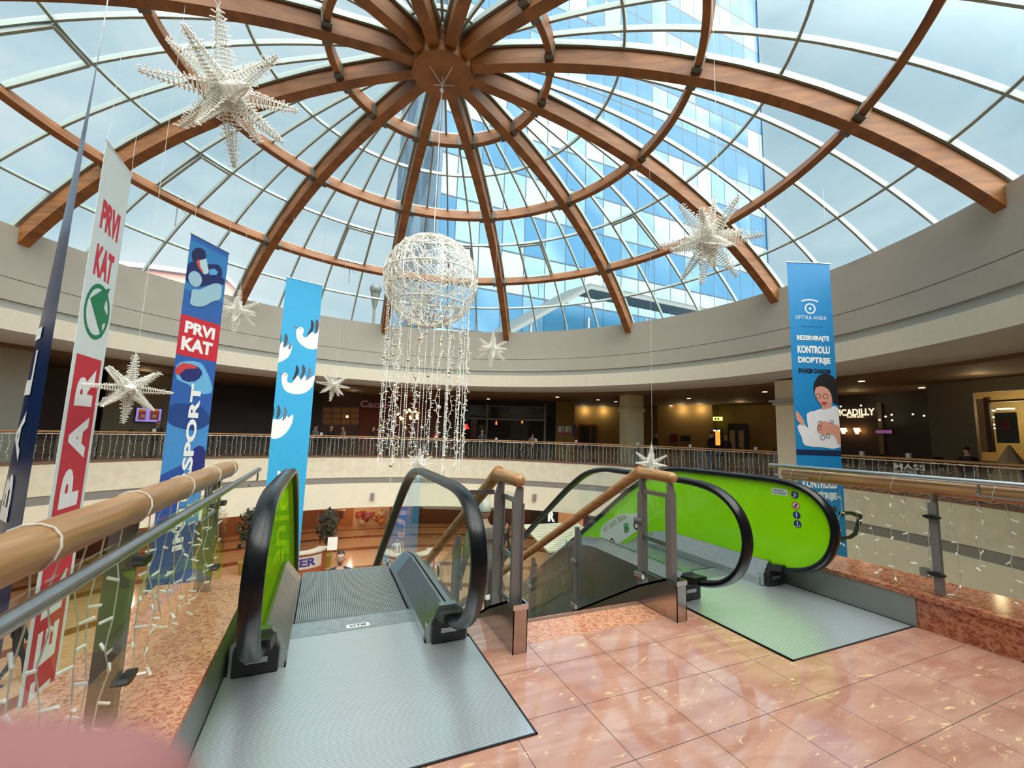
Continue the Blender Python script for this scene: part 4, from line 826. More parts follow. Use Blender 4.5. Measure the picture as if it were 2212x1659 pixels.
# dark blue twisted banner seen edge-on
near = on_z(224, 57, 6.5); vd = Vector((near.x, near.y, 0)).normalized(); rtv = Vector((vd.y, -vd.x, 0))
rt = root('hanging_banner', 'dark blue narrow banner hanging edge-on at the far left', 'banner', None, near)
H = 11.5; n = 40; mb = MB(); rows = []
def edge(h, s_):
    th = math.radians(.3 + 11 * min(1, h / 7.0)); bow = math.sin(PI * s_) * .05 * min(1, h / 4); off = vd * (math.cos(th) * 1.2 * s_) - rtv * (math.sin(th) * 1.2 * s_ + bow); return Vector((near.x, near.y, 6.5 - h)) + off
m_ = 8
for i in range(n + 1): rows += [edge(H * i / n, j / m_) for j in range(m_ + 1)]
mb.add(rows, [(i * (m_ + 1) + j, i * (m_ + 1) + j + 1, (i + 1) * (m_ + 1) + j + 1, (i + 1) * (m_ + 1) + j) for i in range(n) for j in range(m_)]); adopt(mb.build('cloth', mat('navy_banner_cloth', srgb(22, 44, 88), .3, spec=.6, nscale=3, noise=.25), None, True, origin=near), rt)
def edge_text(s_, s0, s1, h0, h1):
    v, f = text_geo(s_, .03); v = [(-y, x) for x, y in v]; x0 = min(a for a, _ in v); x1 = max(a for a, _ in v); y0 = min(q for _, q in v); y1 = max(q for _, q in v); mb = MB(); L_ = []
    for a, q in v:
        h = h1 - (q - y0) / (y1 - y0) * (h1 - h0); sx = s1 - (a - x0) / (x1 - x0) * (s1 - s0); P = edge(h, sx); L_.append(P - rtv * .010 - vd * .004)
    mb.add(L_, f); adopt(mb.build('lettering', M['white'], origin=near), rt)
for t_, h0, h1 in (('I', 3.95, 4.1), ('L', 4.25, 4.8), ('A', 5.0, 5.6), ('B', 5.75, 6.3), ('O', 6.45, 7.1)): edge_text(t_, .34, .66, h0, h1)
for q in (0, 1): mb = MB(); e_ = edge(0, q); mb.tube([e_, e_ + Vector((0, 0, 2.4))], .004, 4); adopt(mb.build('hanging_cord', M['cord'], origin=near), rt)

# ================================================================== STARS
def star_proto():
    R_ = .66; rt = root('star_ornament', 'x', 'star ornament'); rnd = random.Random(3); dirs = [Vector(v) for v in ((1, 0, 0), (-1, 0, 0), (0, 1, 0), (0, -1, 0), (0, 0, 1), (0, 0, -1))] + [Vector((a, b_, c)).normalized() for a in (-1, 1) for b_ in (-1, 1) for c in (-1, 1)]
    core = MB(); core.ball((0, 0, 0), .055, 12)
    for j, d in enumerate(dirs):
        mb = MB(); L_ = R_ * (1.0 if j < 6 else .95); w0 = .078
        u = d.cross(Vector((.3, .5, .8))).normalized(); v = d.cross(u)
        for q in range(4):
            a = TAU * q / 4; mb.tube([u * (w0 * math.cos(a)) + v * (w0 * math.sin(a)) + d * .05, d * L_ + (u * math.cos(a) + v * math.sin(a)) * .012], .005, 4)
        turns = 17; pts = []
        for k in range(turns * 6 + 1):
            t = k / (turns * 6); a = TAU * k / 6 * 1.0; r = (w0 * (1 - t) + .016) * (1.06 + .12 * rnd.random()); pts.append(d * (.05 + (L_ - .05) * t) + (u * math.cos(a) + v * math.sin(a)) * r)
        mb.tube(pts, .0055, 4)
        for k in range(3, len(pts) - 1, 3):
            o_ = (pts[k] - d * pts[k].dot(d)).normalized(); dd = (o_ + d * rnd.uniform(-.9, .9) + Vector((rnd.uniform(-.5, .5), rnd.uniform(-.5, .5), rnd.uniform(-.5, .5)))).normalized(); mb.tube([pts[k], pts[k] + dd * rnd.uniform(.028, .05)], .0055, 5, 1)
        o = mb.build('star_spike', [M['wire'], M['bulb']], rt)
    core.build('star_core', M['wire'], rt)
    mb = MB(); mb.tube([(0, 0, R_), (.02, 0, R_ + .05), (0, 0, R_ + .1), (-.02, 0, R_ + .05), (0, 0, R_)], .006, 5); mb.tube([(0, 0, R_ + .1), (0, 0, R_ + .35)], .005, 4); mb.build('hanging_loop', M['cord'], rt)
    return rt
sp = star_proto()
STARS = [((490, 200), 4.1, (.42, -.28, .35), 1.0, 'large white wire star ornament nearest the camera at the upper left'), ((280, 840), 8.0, (.05, .03, .42), .97, 'white wire star ornament beside the red and white banner'), ((512, 672), 13.0, (.1, -.05, .9), 1.0, 'small white wire star between the photo print banner and the bird banner'),
         ((720, 832), 17.0, (0, .1, .2), .97, 'small white wire star just right of the bird banner'), ((1063, 755), 16.0, (.05, .0, .55), .98, 'small white wire star hanging right of the bead strands'), ((1530, 520), 5.6, (.12, .22, .6), .98, 'large white wire star ornament at the upper right'),
         ((1405, 1003), 12.0, (.0, .1, .15), .8, 'white wire star showing above the middle escalator handrail'), ((905, 1003), 17.0, (.05, .0, .3), .95, 'white wire star below the hanging bead strands')]
for i, ((x, y), D_, rot, sc, lab) in enumerate(STARS):
    o = sp if i == 0 else dup(sp); p = EYE + pray(x, y).normalized() * D_ if False else EYE + pray(x, y) * D_ * .97
    if i in (0, 5): p = EYE + pray(x, y) * D_
    o.location = p; o.rotation_euler = rot; o.scale = (sc, sc, sc); o['label'] = lab
    r_ = math.hypot(p.x - DC.x, p.y - DC.y); top = p + Vector((0, 0, .9 * sc)); up_ = Matrix.Rotation(0, 3, 'X')
    e = o.rotation_euler.to_matrix() @ Vector((0, 0, .98 * sc)); mb = MB(); mb.tube([p + e, Vector((p.x + e.x, p.y + e.y, zb(min(r_, 12)) + .25))], .004, 4); tag(mb.build('suspension_cord', M['cord']), 'cord of the ' + lab.replace('ornament ', ''), 'cord')

# ================================================================== WIRE BALL WITH BEADS
bc = Vector((DC.x - .0, DC.y, 5.02)); BR = 1.12
rt = root('wire_ball_ornament', 'big white wire ball with long bead and light strands hanging under the dome centre', 'hanging ornament', None, bc)
rnd = random.Random(11); A = lambda mb, nm, m, par=None, sm=False: adopt(mb.build(nm, m, None, sm, origin=bc), par or rt)
mb = MB()
def frame_ring(axis, off=0): u = Vector(axis).orthogonal().normalized(); v = Vector(axis).cross(u).normalized(); r = math.sqrt(BR * BR - off * off); c = bc + Vector(axis) * off; return [c + (u * math.cos(TAU * k / 40) + v * math.sin(TAU * k / 40)) * r for k in range(40)]
for ax, off in (((0, 0, 1), .12), ((0, 0, 1), -.62), ((0, 0, 1), .8), ((1, 0, 0), 0), ((0, 1, 0), 0), ((.7, .7, 0), 0), ((.7, -.7, 0), 0)): m1 = MB(); m1.tube(frame_ring(Vector(ax).normalized(), off), .014, 6, closed=True); A(m1, 'frame_hoop', M['wire'])
mb = MB()
for k in range(560):
    z0 = rnd.uniform(-1, 1); a = rnd.uniform(0, TAU); p = Vector((math.sqrt(1 - z0 * z0) * math.cos(a), math.sqrt(1 - z0 * z0) * math.sin(a), z0)); d = Vector((rnd.gauss(0, 1), rnd.gauss(0, 1), rnd.gauss(0, 1))); d = (d - p * d.dot(p)).normalized(); pts = []
    for q in range(9):
        pts.append(bc + p * BR * rnd.uniform(.97, 1.01)); d = (d + Vector((rnd.gauss(0, .5), rnd.gauss(0, .5), rnd.gauss(0, .5)))); d = (d - p * d.dot(p)).normalized(); p = (p + d * rnd.uniform(.09, .17)).normalized()
    mb.tube(pts, .0065, 3, cap=False)
tag(A(mb, 'wound_light_string', M['wire']), kind='stuff')
m1 = MB(); m1.tube([bc + Vector((0, 0, BR)), bc + Vector((0, 0, 10.5 - bc.z))], .012, 6); m1.ball(bc + Vector((0, 0, 5.1)), .06, 6); A(m1, 'suspension_cord', M['cord'])
for k in range(4):
    a = k * PI / 2 + .4; m1 = MB(); m1.tube([bc + Vector((0, 0, 5.25)), Vector((DC.x + .75 * math.cos(a), DC.y + .75 * math.sin(a), 10.75))], .012, 5); A(m1, 'hub_strap', M['cord'])
for k in range(36):
    a = TAU * k / 36 + .1; r = rnd.choice((.95, .8, .55, .98, .9)); x, y = bc.x + r * math.cos(a), bc.y + r * math.sin(a); z1 = bc.z - math.sqrt(max(0, BR * BR - r * r)) * .95; L_ = rnd.uniform(2.9, 3.6) + (bc.z - BR - z1) * -1; z2 = z1 - L_ if k % 4 else z1 - L_ - .3
    mb = MB(); kind = k % 3
    if kind == 0:                # light cable loops
        pts = []; z = z1
        while z > z2: pts.append((x + rnd.uniform(-.05, .05), y + rnd.uniform(-.05, .05), z)); mb.tube([Vector(pts[-1]), Vector(pts[-1]) + Vector((rnd.choice((-1, 1)) * .06, rnd.uniform(-.05, .05), rnd.uniform(-.02, .03)))], .008, 4); z -= rnd.uniform(.08, .13)
        mb.tube(pts, .008, 4); st = A(mb, 'light_strand', M['wire'])
    else:
        mb.tube([(x, y, z1), (x, y, z2)], .003, 3); z = z1
        while z > z2:
            mb.ball((x, y, z), .011 if kind == 1 else .015, 5); z -= .034 if kind == 1 else .05
        st = A(mb, 'bead_strand', M['silver'] if kind == 1 else M['wire'])
    for q in range(rnd.choice((2, 3))):
        m1 = MB(); m1.ball((x + rnd.uniform(-.02, .02), y, rnd.uniform(z2 + .2, z1 - .2)), rnd.uniform(.03, .045), 10); A(m1, 'bauble', M['silver'] if rnd.random() < .6 else M['gold'], st, True)

# ================================================================== OUTSIDE
def tower_mat(name, sun):
    m = bpy.data.materials.new(name); m.use_nodes = True; t = m.node_tree; b = t.nodes['Principled BSDF']
    pos = N(t, 'ShaderNodeNewGeometry').outputs['Position']; sep = N(t, 'ShaderNodeSeparateXYZ'); t.links.new(pos, sep.inputs[0])
    hx = mathn(t, 'ADD', sep.outputs[0], sep.outputs[1]); pw, ph_ = (2.35, 4.15)
    fx = mathn(t, 'DIVIDE', mathn(t, 'ADD', hx, 300), pw); fz = mathn(t, 'DIVIDE', mathn(t, 'ADD', sep.outputs[2], 300.6), ph_)
    ix, iz = mathn(t, 'FLOOR', fx), mathn(t, 'FLOOR', fz)
    cb = N(t, 'ShaderNodeCombineXYZ'); t.links.new(ix, cb.inputs[0]); t.links.new(iz, cb.inputs[1])
    wn = N(t, 'ShaderNodeTexWhiteNoise'); t.links.new(cb.outputs[0], wn.inputs['Vector'])
    nz = N(t, 'ShaderNodeTexNoise'); nz.inputs['Scale'].default_value = .075; nz.inputs['Detail'].default_value = 3; t.links.new(pos, nz.inputs['Vector'])  # broad pale patches are cloud reflections painted into the facade colour
    fr_z = mathn(t, 'FRACT', fz); band = mathn(t, 'GREATER_THAN', mathn(t, 'FRACT', mathn(t, 'MULTIPLY', iz, .5)), .25)
    f = mathn(t, 'ADD', mathn(t, 'MULTIPLY', wn.outputs['Value'], .42), mathn(t, 'ADD', mathn(t, 'MULTIPLY', nz.outputs['Fac'], 1.0), mathn(t, 'MULTIPLY', band, .34)))
    r = N(t, 'ShaderNodeValToRGB'); r.color_ramp.elements[0].position = .60; r.color_ramp.elements[0].color = srgb(140, 164, 172) if sun else srgb(120, 150, 170)  # sun picks lit front colours; the side wall's shade is painted in
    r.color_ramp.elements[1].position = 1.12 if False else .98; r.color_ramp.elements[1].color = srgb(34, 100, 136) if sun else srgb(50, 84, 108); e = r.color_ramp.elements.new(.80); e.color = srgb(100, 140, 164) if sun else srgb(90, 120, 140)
    t.links.new(f, r.inputs[0])
    frx = mathn(t, 'FRACT', fx); ex = mathn(t, 'GREATER_THAN', mathn(t, 'MULTIPLY', mathn(t, 'ABSOLUTE', mathn(t, 'SUBTRACT', frx, .5)), 2), .95)
    ez = mathn(t, 'GREATER_THAN', mathn(t, 'MULTIPLY', mathn(t, 'ABSOLUTE', mathn(t, 'SUBTRACT', fr_z, .5)), 2), .955)
    c = mixc(t, mathn(t, 'MAXIMUM', ex, ez), r.outputs[0], srgb(44, 66, 82)); t.links.new(c, b.inputs['Base Color']); b.inputs['Roughness'].default_value = .35; b.inputs['Specular IOR Level'].default_value = .25
    MATS[name] = m; return m
TX0, TX1, TY0, TY1, TZ = 7.78, 52.5, 36.0, 69.0, 110
tw = root('office_tower', 'tall blue glass office tower beyond the dome', 'tower', None, (TX0, TY0, 0))
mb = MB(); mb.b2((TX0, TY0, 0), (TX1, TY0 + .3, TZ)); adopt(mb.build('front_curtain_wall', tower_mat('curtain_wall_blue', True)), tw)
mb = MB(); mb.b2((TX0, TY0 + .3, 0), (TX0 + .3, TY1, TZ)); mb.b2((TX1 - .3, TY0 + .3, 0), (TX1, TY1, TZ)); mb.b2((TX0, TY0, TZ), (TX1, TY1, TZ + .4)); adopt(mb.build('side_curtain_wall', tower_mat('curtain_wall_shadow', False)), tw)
mb = MB(); mb.b2((TX0 - .15, TY0 - .15, 0), (TX0 + .15, TY0 + .15, TZ)); mb.b2((TX1 - .15, TY0 - .15, 0), (TX1 + .15, TY0 + .15, TZ)); adopt(mb.build('corner_trim', cmat(60, 90, 112)), tw)
# canopy in front of the tower
cp = root('roof_canopy', 'grey pitched steel canopy on the roof in front of the tower', 'canopy', None, (14, 29.5, 6))
K = lambda x, y, Y=29.0: EYE + pray(x, y) * ((Y) / pray(x, y).y)
apex, le, re_ = K(1275, 612), K(1090, 716), K(1640, 690); back = Vector((0, 4.2, .6)); th = Vector((0, 0, -.22))
mb = MB(); mb.prism([apex, le, le + th, apex + th], back); mb.prism([apex, apex + th, re_ + th, re_], back); adopt(mb.build('canopy_roof', mat('canopy_sheet', srgb(84, 94, 94), .6)), cp)
mb = MB(); mb.sweep([le + th, apex + th * 1.2, re_ + th], [(-.06, -.25), (.06, -.25), (.06, .06), (-.06, .06)], Vector((0, 1, 0)).cross(Vector((1, 0, 0))) * -1); adopt(mb.build('canopy_fascia', cmat(104, 112, 112)), cp)
for x in (1150, 1275, 1400, 1520, 1620):
    p = K(x, 700); mb = MB(); mb.b2((p.x - .08, 29.2, 4.9), (p.x + .08, 29.36, p.z + .6)); adopt(mb.build('canopy_post', M['postgrey']), cp)
# street lamp
lp = K(812, 620, 30.0); sl = root('street_lamp', 'street lamp with a round glass head outside left of the tower', 'street lamp', None, (lp.x, lp.y, 0))
mb = MB(); mb.tube([(lp.x, lp.y, 5.0), (lp.x, lp.y, lp.z - .9)], .09, 8); mb.tube([(lp.x, lp.y, lp.z - 1.6), (lp.x, lp.y, lp.z - .5)], lambda i: (.1, .34)[i], 10); adopt(mb.build('lamp_post', M['bracket']), sl)
mb = MB(); mb.ball((lp.x, lp.y, lp.z - .15), .42, 14, sc=(1, 1, .95)); adopt(mb.build('lamp_globe', mat('lamp_globe_glass', srgb(84, 92, 94), .3), smooth=True), sl)
# salmon roof building at the left
K2 = lambda x, y: EYE + pray(x, y) * (40 / pray(x, y).y)
mb = MB(); q = [K2(255, 569), K2(330, 578), K2(490, 601), K2(540, 650), K2(540, 700), K2(255, 640)]; mb.prism(q, (0, 10, 0)); mb.prism([K2(255, 640), K2(540, 700), K2(540, 700) * 1 + Vector((0, 0, -14)), K2(255, 640) + Vector((0, 0, -12))], (0, 10, 0)); bl = root('neighbour_building', 'salmon coloured building with grey roof edge outside at the left', 'building', None, (q[0].x, 40, 0)); adopt(mb.build('wall', cmat(214, 158, 148)), bl)
mb = MB(); mb.prism([K2(250, 566), K2(330, 574), K2(492, 597), K2(545, 652), K2(545, 660), K2(490, 606), K2(330, 584), K2(250, 577)], (0, -.4, 0)); adopt(mb.build('roof_edge', cmat(150, 162, 176)), bl)
# ================================================================== PILLARS, SHOPS AND FITTINGS OF THE GALLERY
pc = on_cyl(1364, 940, 15.6); pa = azi(pc); ex_ = Vector((math.cos(pa + PI / 4 + .06), math.sin(pa + PI / 4 + .06), 0)); ey_ = Vector((-ex_.y, ex_.x, 0)); ez_ = Vector((0, 0, 1)); AX = (ex_, ey_, ez_)
olive = mat('pale_pillar_paint', srgb(176, 172, 146), .7)
rt = root('pillar', 'pale square pillar with a green exit plate behind the far railing', 'pillar', None, (pc.x, pc.y, 0))
mb = MB(); mb.box((pc.x, pc.y, 1.86), (.92, .92, 3.72), AX); adopt(mb.build('shaft', olive), rt); mb = MB(); mb.box((pc.x, pc.y, 2.93), (1.06, 1.06, .09), AX); mb.box((pc.x, pc.y, 2.84), (1.0, 1.0, .1), AX); adopt(mb.build('collar', olive), rt)
q = on_cyl(1377, 919, 15.0); mb = MB(); mb.box((pc.x, pc.y, q.z) - Vector((0, 0, 0)) if False else Vector((pc.x, pc.y, q.z)) - ex_ * 0 - ey_ * .468, (.30, .008, .30), AX); adopt(mb.build('exit_plate', cmat(30, 96, 60)), rt)
mb = MB(); mb.box(Vector((pc.x, pc.y, q.z)) - ey_ * .474 + ex_ * .06, (.07, .006, .18), AX); adopt(mb.build('exit_mark', M['white']), rt)
pc = on_cyl(1728, 940, RR + .45); pa = azi(pc); ex_ = Vector((math.cos(pa), math.sin(pa), 0)); ey_ = Vector((-ex_.y, ex_.x, 0)); AX2 = (ex_, ey_, ez_)
rt = root('pillar', 'cream pillar at the gallery edge behind the tall blue eyewear banner', 'pillar', None, (pc.x, pc.y, -2.6))
mb = MB(); mb.box((pc.x, pc.y, .6), (1.0, 1.15, 6.4), AX2); adopt(mb.build('shaft', mat('cream_pillar_paint', srgb(214, 208, 190), .7)), rt)
mb = MB(); mb.box((pc.x, pc.y, 3.0), (1.3, 1.5, .08), AX2); mb.box((pc.x, pc.y, 2.9), (1.15, 1.3, .12), AX2); adopt(mb.build('collar', M['greyband']), rt)
def panel_at(px0, py0, px1, py1, R, m, name, par=None, off=0.0, th=.04, ret='mb'):
    """upright rectangle seen between two pixels, standing on the cylinder R"""
    a, b = on_cyl(px0, py0, R - off), on_cyl(px1, py0, R - off); z1 = on_cyl((px0 + px1) / 2, py0, R - off).z; z0 = on_cyl((px0 + px1) / 2, py1, R - off).z
    o_ = (Vector((a.x + b.x, a.y + b.y, 0)) / 2 - DC); o_.z = 0; o_.normalize(); a = Vector((a.x, a.y, z0)); b = Vector((b.x, b.y, z0))
    mb = MB(); mb.prism([a, b, b + Vector((0, 0, z1 - z0)), a + Vector((0, 0, z1 - z0))], o_ * th); o = mb.build(name, m, None, origin=(a + b) / 2)
    if par: adopt(o, par)
    return o
def text_at(s, px0, py0, px1, py1, R, m, name, par=None, off=.03, bold=.02):
    a, b = on_cyl(px0, py0, R - off), on_cyl(px1, py0, R - off); z1 = on_cyl((px0 + px1) / 2, py0, R - off).z; z0 = on_cyl((px0 + px1) / 2, py1, R - off).z; d = Vector((b.x - a.x, b.y - a.y, 0)); w = d.length
    o = text_on(name, s, (a.x, a.y, z0), d.normalized(), (0, 0, 1), w, z1 - z0, m, None, bold)
    if par: adopt(o, par)
    return o
def framed(name, label, cat, px0, py0, px1, py1, R, m, mf, border=.05, **kw):
    rt = root(name, label, cat, None, on_cyl((px0 + px1) / 2, py1, R - .1)); fr = panel_at(px0, py0, px1, py1, R, mf, 'frame', rt, .12, .06); e = 2 if px1 - px0 > 14 else 1
    panel_at(px0 + e, py0 + e, px1 - e, py1 - e, R, m, 'face', rt, .14, .02); return rt
tv = framed('television', 'wall television showing jars on a purple table behind the left star', 'television', 294, 880, 352, 913, 18.5, mat('tv_purple_screen', srgb(120, 108, 190), .3, emit=srgb(150, 135, 220), estr=.9), M['black'])
for x, w_ in ((300, 16), (325, 20)):
    panel_at(x, 888, x + w_, 907, 18.5, mat('tv_jar_red', srgb(120, 40, 30), .3, emit=srgb(120, 50, 40), estr=.7), 'screen_jar', tv, .16, .01); panel_at(x + 1, 883, x + w_ - 1, 888, 18.5, mat('tv_jar_lid', srgb(170, 120, 50), .3, emit=srgb(170, 120, 50), estr=.7), 'screen_lid', tv, .165, .01); panel_at(x + 5, 896, x + 13, 902, 18.5, M['white'], 'screen_label', tv, .17, .005)
q = root('glazed_storefront', 'grey framed glazed cafe front right of the hanging beads', 'shop front', None, on_cyl(1100, 960, 20.4))
for x in (1001, 1053, 1178): panel_at(x - 2, 872, x + 2, 985, 20.5, M['postgrey'], 'mullion', q, .1, .12)
for y in (877, 904): panel_at(1001, y, 1178, y + (2 if y < 900 else 4), 20.5, M['postgrey'], 'transom', q, .1, .1)
panel_at(1001, 877, 1178, 985, 20.5, M['glass'], 'glass_pane', q, .05, .01)
for x, y, c_ in ((1008, 921, (220, 40, 20)), (1072, 915, (255, 120, 60)), (1128, 912, (200, 110, 40))):
    p = on_cyl(x, y, 22.5); mb = MB(); mb.lathe([(.03, .2), (.22 if x == 1008 else .08, -.2 if x == 1008 else -.08)], p, 10); pass
    tag(pl_ := mb.build('pendant_lamp', mat('lamp_glow_%d' % x, srgb(*c_), .4, emit=srgb(*c_), estr=2.5)), 'glowing %s pendant lamp inside the glazed cafe' % ('red cone' if x == 1008 else 'small orange' if x == 1072 else 'dim amber'), 'lamp'); mb = MB(); mb.tube([p + Vector((0, 0, .18)), (p.x, p.y, CZ)], .012, 5); adopt(mb.build('lamp_cord', M['black']), pl_)
q = root('coffee_shop_sign', 'dim pink coffee shop letters on the dark brown front', 'sign', None, on_cyl(800, 880, 19.9)); text_at('Cacao', 779, 866, 840, 881, 20, mat('dim_pink_letters', srgb(150, 110, 120), .5, emit=srgb(140, 90, 110), estr=.25), 'lettering', q, .05, .02)
q = root('back_shelf', 'dark shelving with warm lit squares in the coffee shop', 'shelf', None, on_cyl(736, 960, 19.9))
for i in range(4):
    for j in range(3): panel_at(698 + i * 20, 880 + j * 13, 716 + i * 20, 891 + j * 13, 20, mat('shelf_warm_back', srgb(120, 86, 50), .6, emit=srgb(120, 80, 40), estr=.12), 'shelf_bay', q, .04, .02)
panel_at(779, 885, 830, 985, 20, mat('rust_red_panel', srgb(110, 44, 20), .6), 'rust_panel', q, .05, .04)
q = root('chandelier', 'cluster of glowing orange bulbs seen through the hanging beads', 'chandelier', None, on_cyl(880, 895, 19)); rnd = random.Random(5); top = on_cyl(880, 880, 19); mb = MB(); mb.tube([(top.x, top.y, CZ), (top.x, top.y, top.z - .3)], .02, 6); adopt(mb.build('chandelier_stem', M['black']), q)
for i in range(14): p = on_cyl(rnd.uniform(858, 903), rnd.uniform(885, 906), 19 + rnd.uniform(-.3, .3)); mb = MB(); mb.ball(p, .085, 8); adopt(mb.build('bulb', M['warmglow']), q)
p = on_cyl(750, 900, 19.4); mb = MB(); mb.ball(p, .08, 8); pl_ = tag(mb.build('pendant_lamp', M['warmglow']), 'single orange pendant bulb in front of the coffee shop shelves', 'lamp'); mb = MB(); mb.tube([p, (p.x, p.y, CZ)], .012, 5); adopt(mb.build('lamp_cord', M['black']), pl_)
for x in (1206, 1221):
    q = root('wall_poster', ('left' if x == 1206 else 'right') + ' one of two white posters with red foot on the ochre wall', 'poster', None, on_cyl(x + 6, 938, 19.6)); panel_at(x, 921, x + 12, 934, 19.8, M['white'], 'sheet', q, .06, .02); panel_at(x, 934, x + 12, 938, 19.8, cmat(190, 50, 50), 'red_foot', q, .06, .02)
    for k in range(3): panel_at(x + 6, 924 + k * 3.2, x + 10, 925.6 + k * 3.2, 19.8, M['black'], 'price_print', q, .07, .01)
panel_at(1238, 917, 1244, 944, 19.6, cmat(70, 30, 110), 'purple_board'); tag(bpy.data.objects['purple_board'], 'narrow purple board beside the two posters', 'board')
q = root('door_1', 'brown framed open doorway in the ochre corridor', 'door', None, on_cyl(1270, 965, 24.9)); q['kind'] = 'structure'; panel_at(1251, 917, 1290, 975, 25, cmat(110, 58, 30), 'door_frame', q, .1, .08); panel_at(1256, 921, 1286, 975, 25, M['black'], 'doorway', q, .13, .06); panel_at(1272, 922, 1280, 975, 25, cmat(90, 70, 50), 'door_leaf', q, .15, .03); del q['category']
q = root('exit_sign', 'lit yellow-green exit sign hanging above the corridor doors', 'sign', None, on_cyl(1550, 908, 23.6)); panel_at(1540, 900.5, 1560, 908.5, 23.8, mat('exit_sign_lit', srgb(230, 240, 130), .4, emit=srgb(225, 240, 120), estr=2.2), 'lit_box', q, .1, .08); panel_at(1544, 902.5, 1547.5, 907, 23.8, cmat(20, 90, 40), 'arrow_mark', q, .13, .01); panel_at(1550, 902.5, 1553.5, 907, 23.8, cmat(20, 90, 40), 'runner_mark', q, .13, .01); p = on_cyl(1550, 900, 23.7); mb = MB(); mb.tube([p, (p.x, p.y, CZ)], .02, 5); adopt(mb.build('sign_stem', M['black']), q)
q = framed('hose_cabinet', 'dark red fire hose cabinet on the ochre wall', 'cabinet', 1448, 938, 1463, 954, 23.5, cmat(120, 20, 26), cmat(80, 14, 18)); q = framed('wall_screen', 'dark tilted wall screen right of the red cabinet', 'screen', 1470, 941, 1491, 953, 23.5, M['black'], M['black'])
q = root('shop_doorway', 'dark framed shop doorway with warm lit glass right of the couple', 'doorway', None, on_cyl(1592, 968, 24)); panel_at(1572, 915, 1613, 985, 24.3, M['black'], 'door_frame', q, .2, .2)
for x in (1582, 1601): panel_at(x - 6, 930, x + 5, 985, 24.3, mat('warm_display', srgb(110, 90, 70), .4, emit=srgb(110, 80, 50), estr=.15), 'lit_pane', q, .24, .03)
q = root('lit_display', 'bright orange lit display seen between the standing couple', 'display', None, on_cyl(1548, 965, 24)); panel_at(1537, 926, 1560, 985, 24.3, M['black'], 'display_frame', q, .2, .1); panel_at(1545, 931, 1555, 962, 24.3, mat('amber_lit_display', srgb(230, 150, 60), .4, emit=srgb(240, 160, 60), estr=1.3), 'lit_pane', q, .24, .03); [panel_at(x, 928.5, x + 5, 931, 24.3, M['lamp'], 'display_lamp', q, .26, .02) for x in (1541, 1550)]
q = root('cafe_bar_sign', 'lit cream serif letters of the cafe bar sign', 'sign', None, on_cyl(1852, 900, 20)); text_at('PICADILLY', 1804, 883, 1889, 898, 20.5, M['signglow'], 'lettering', q, .1, .03); text_at('CAFFE BAR', 1829, 898, 1866, 902.5, 20.5, M['signglow'], 'lettering', q, .1, .03)
panel_at(1893, 870, 1902, 985, 20.3, M['greywall'], 'shop_mullion'); tag(bpy.data.objects['shop_mullion'], 'grey upright post right of the lit cafe bar sign', 'post')
for x in (1822, 1851): p = on_cyl(x, 931, 20.2); mb = MB(); mb.lathe([(.05, -.14), (.13, .12), (.11, .14)], p, 10); mb.box(p + (p - DC).normalized() * .15, (.3, .05, .05)); tag(mb.build('wall_sconce', M['warmglow']), ('left' if x == 1822 else 'right') + ' one of two glowing sconces below the cafe bar sign', 'lamp')
q = framed('television', 'small purple and pink television in the dark cafe bar', 'television', 1889, 927, 1928, 938, 20.4, mat('tv_bar_screen', srgb(140, 90, 150), .3, emit=srgb(150, 90, 140), estr=.5), M['black'])
for i, (x, y) in enumerate(((1860, 876), (1926, 896), (1913, 900), (1972, 895), (1900, 907), (1927, 908), (1996, 898), (1816, 878))): p = on_cyl(x, y, 20.1); mb = MB(); mb.ball(p, .035, 6); tag(mb.build('spot_bulb', M['lamp']), 'tiny white ceiling spot inside the dark cafe bar', 'lamp', 'tiny spots in the cafe bar')
q = root('shop_window', 'brightly lit shop window with dark poster at the far right', 'shop window', None, on_cyl(2170, 975, 18.4)); panel_at(2123, 858, 2134, 976, 18.5, M['darkbrown'], 'window_frame', q, .05, .12); panel_at(2108, 862, 2123, 976, 18.5, cmat(150, 120, 84), 'pale_jamb', q, .05, .12); panel_at(2134, 857, 2420, 862, 18.5, M['darkbrown'], 'window_head', q, .05, .12); panel_at(2134, 862, 2420, 976, 18.5, M['glass'], 'glass_pane', q, .02, .01); panel_at(2147, 891, 2195, 957, 18.5, cmat(52, 56, 54), 'dark_poster', q, .08, .02); panel_at(2158, 908, 2184, 930, 18.5, cmat(90, 30, 26), 'poster_print', q, .10, .01)
for y, x0, x1 in ((863, 2162, 2205), (866, 2130, 2144), (882, 2152, 2188), (886, 2132, 2146), (900, 2138, 2147), (916, 2138, 2148), (924, 2138, 2148)): o = panel_at(x0, y, x1, y + 2.4, 20, M['lamp'], 'strip_lamp', q, 0, .1)
light('shop_light', 'POINT', on_cyl(2190, 890, 19.6), 70, .4, (1, .75, .4))
q = root('folded_parasol', 'pale folded fabric sunshades standing behind the right gallery railing', 'parasol', None, on_cyl(2180, 1000, 15.6)); p = on_cyl(2180, 965, 15.6); mb = MB(); mb.lathe([(.5, -1.0), (.28, -.45), (.02, .05)], (p.x, p.y, p.z), 8); adopt(mb.build('fabric', mat('pale_sunshade', srgb(170, 150, 118), .8)), q); mb = MB(); mb.tube([(p.x, p.y, 0), (p.x, p.y, p.z)], .02, 6); adopt(mb.build('pole', M['postgrey']), q)
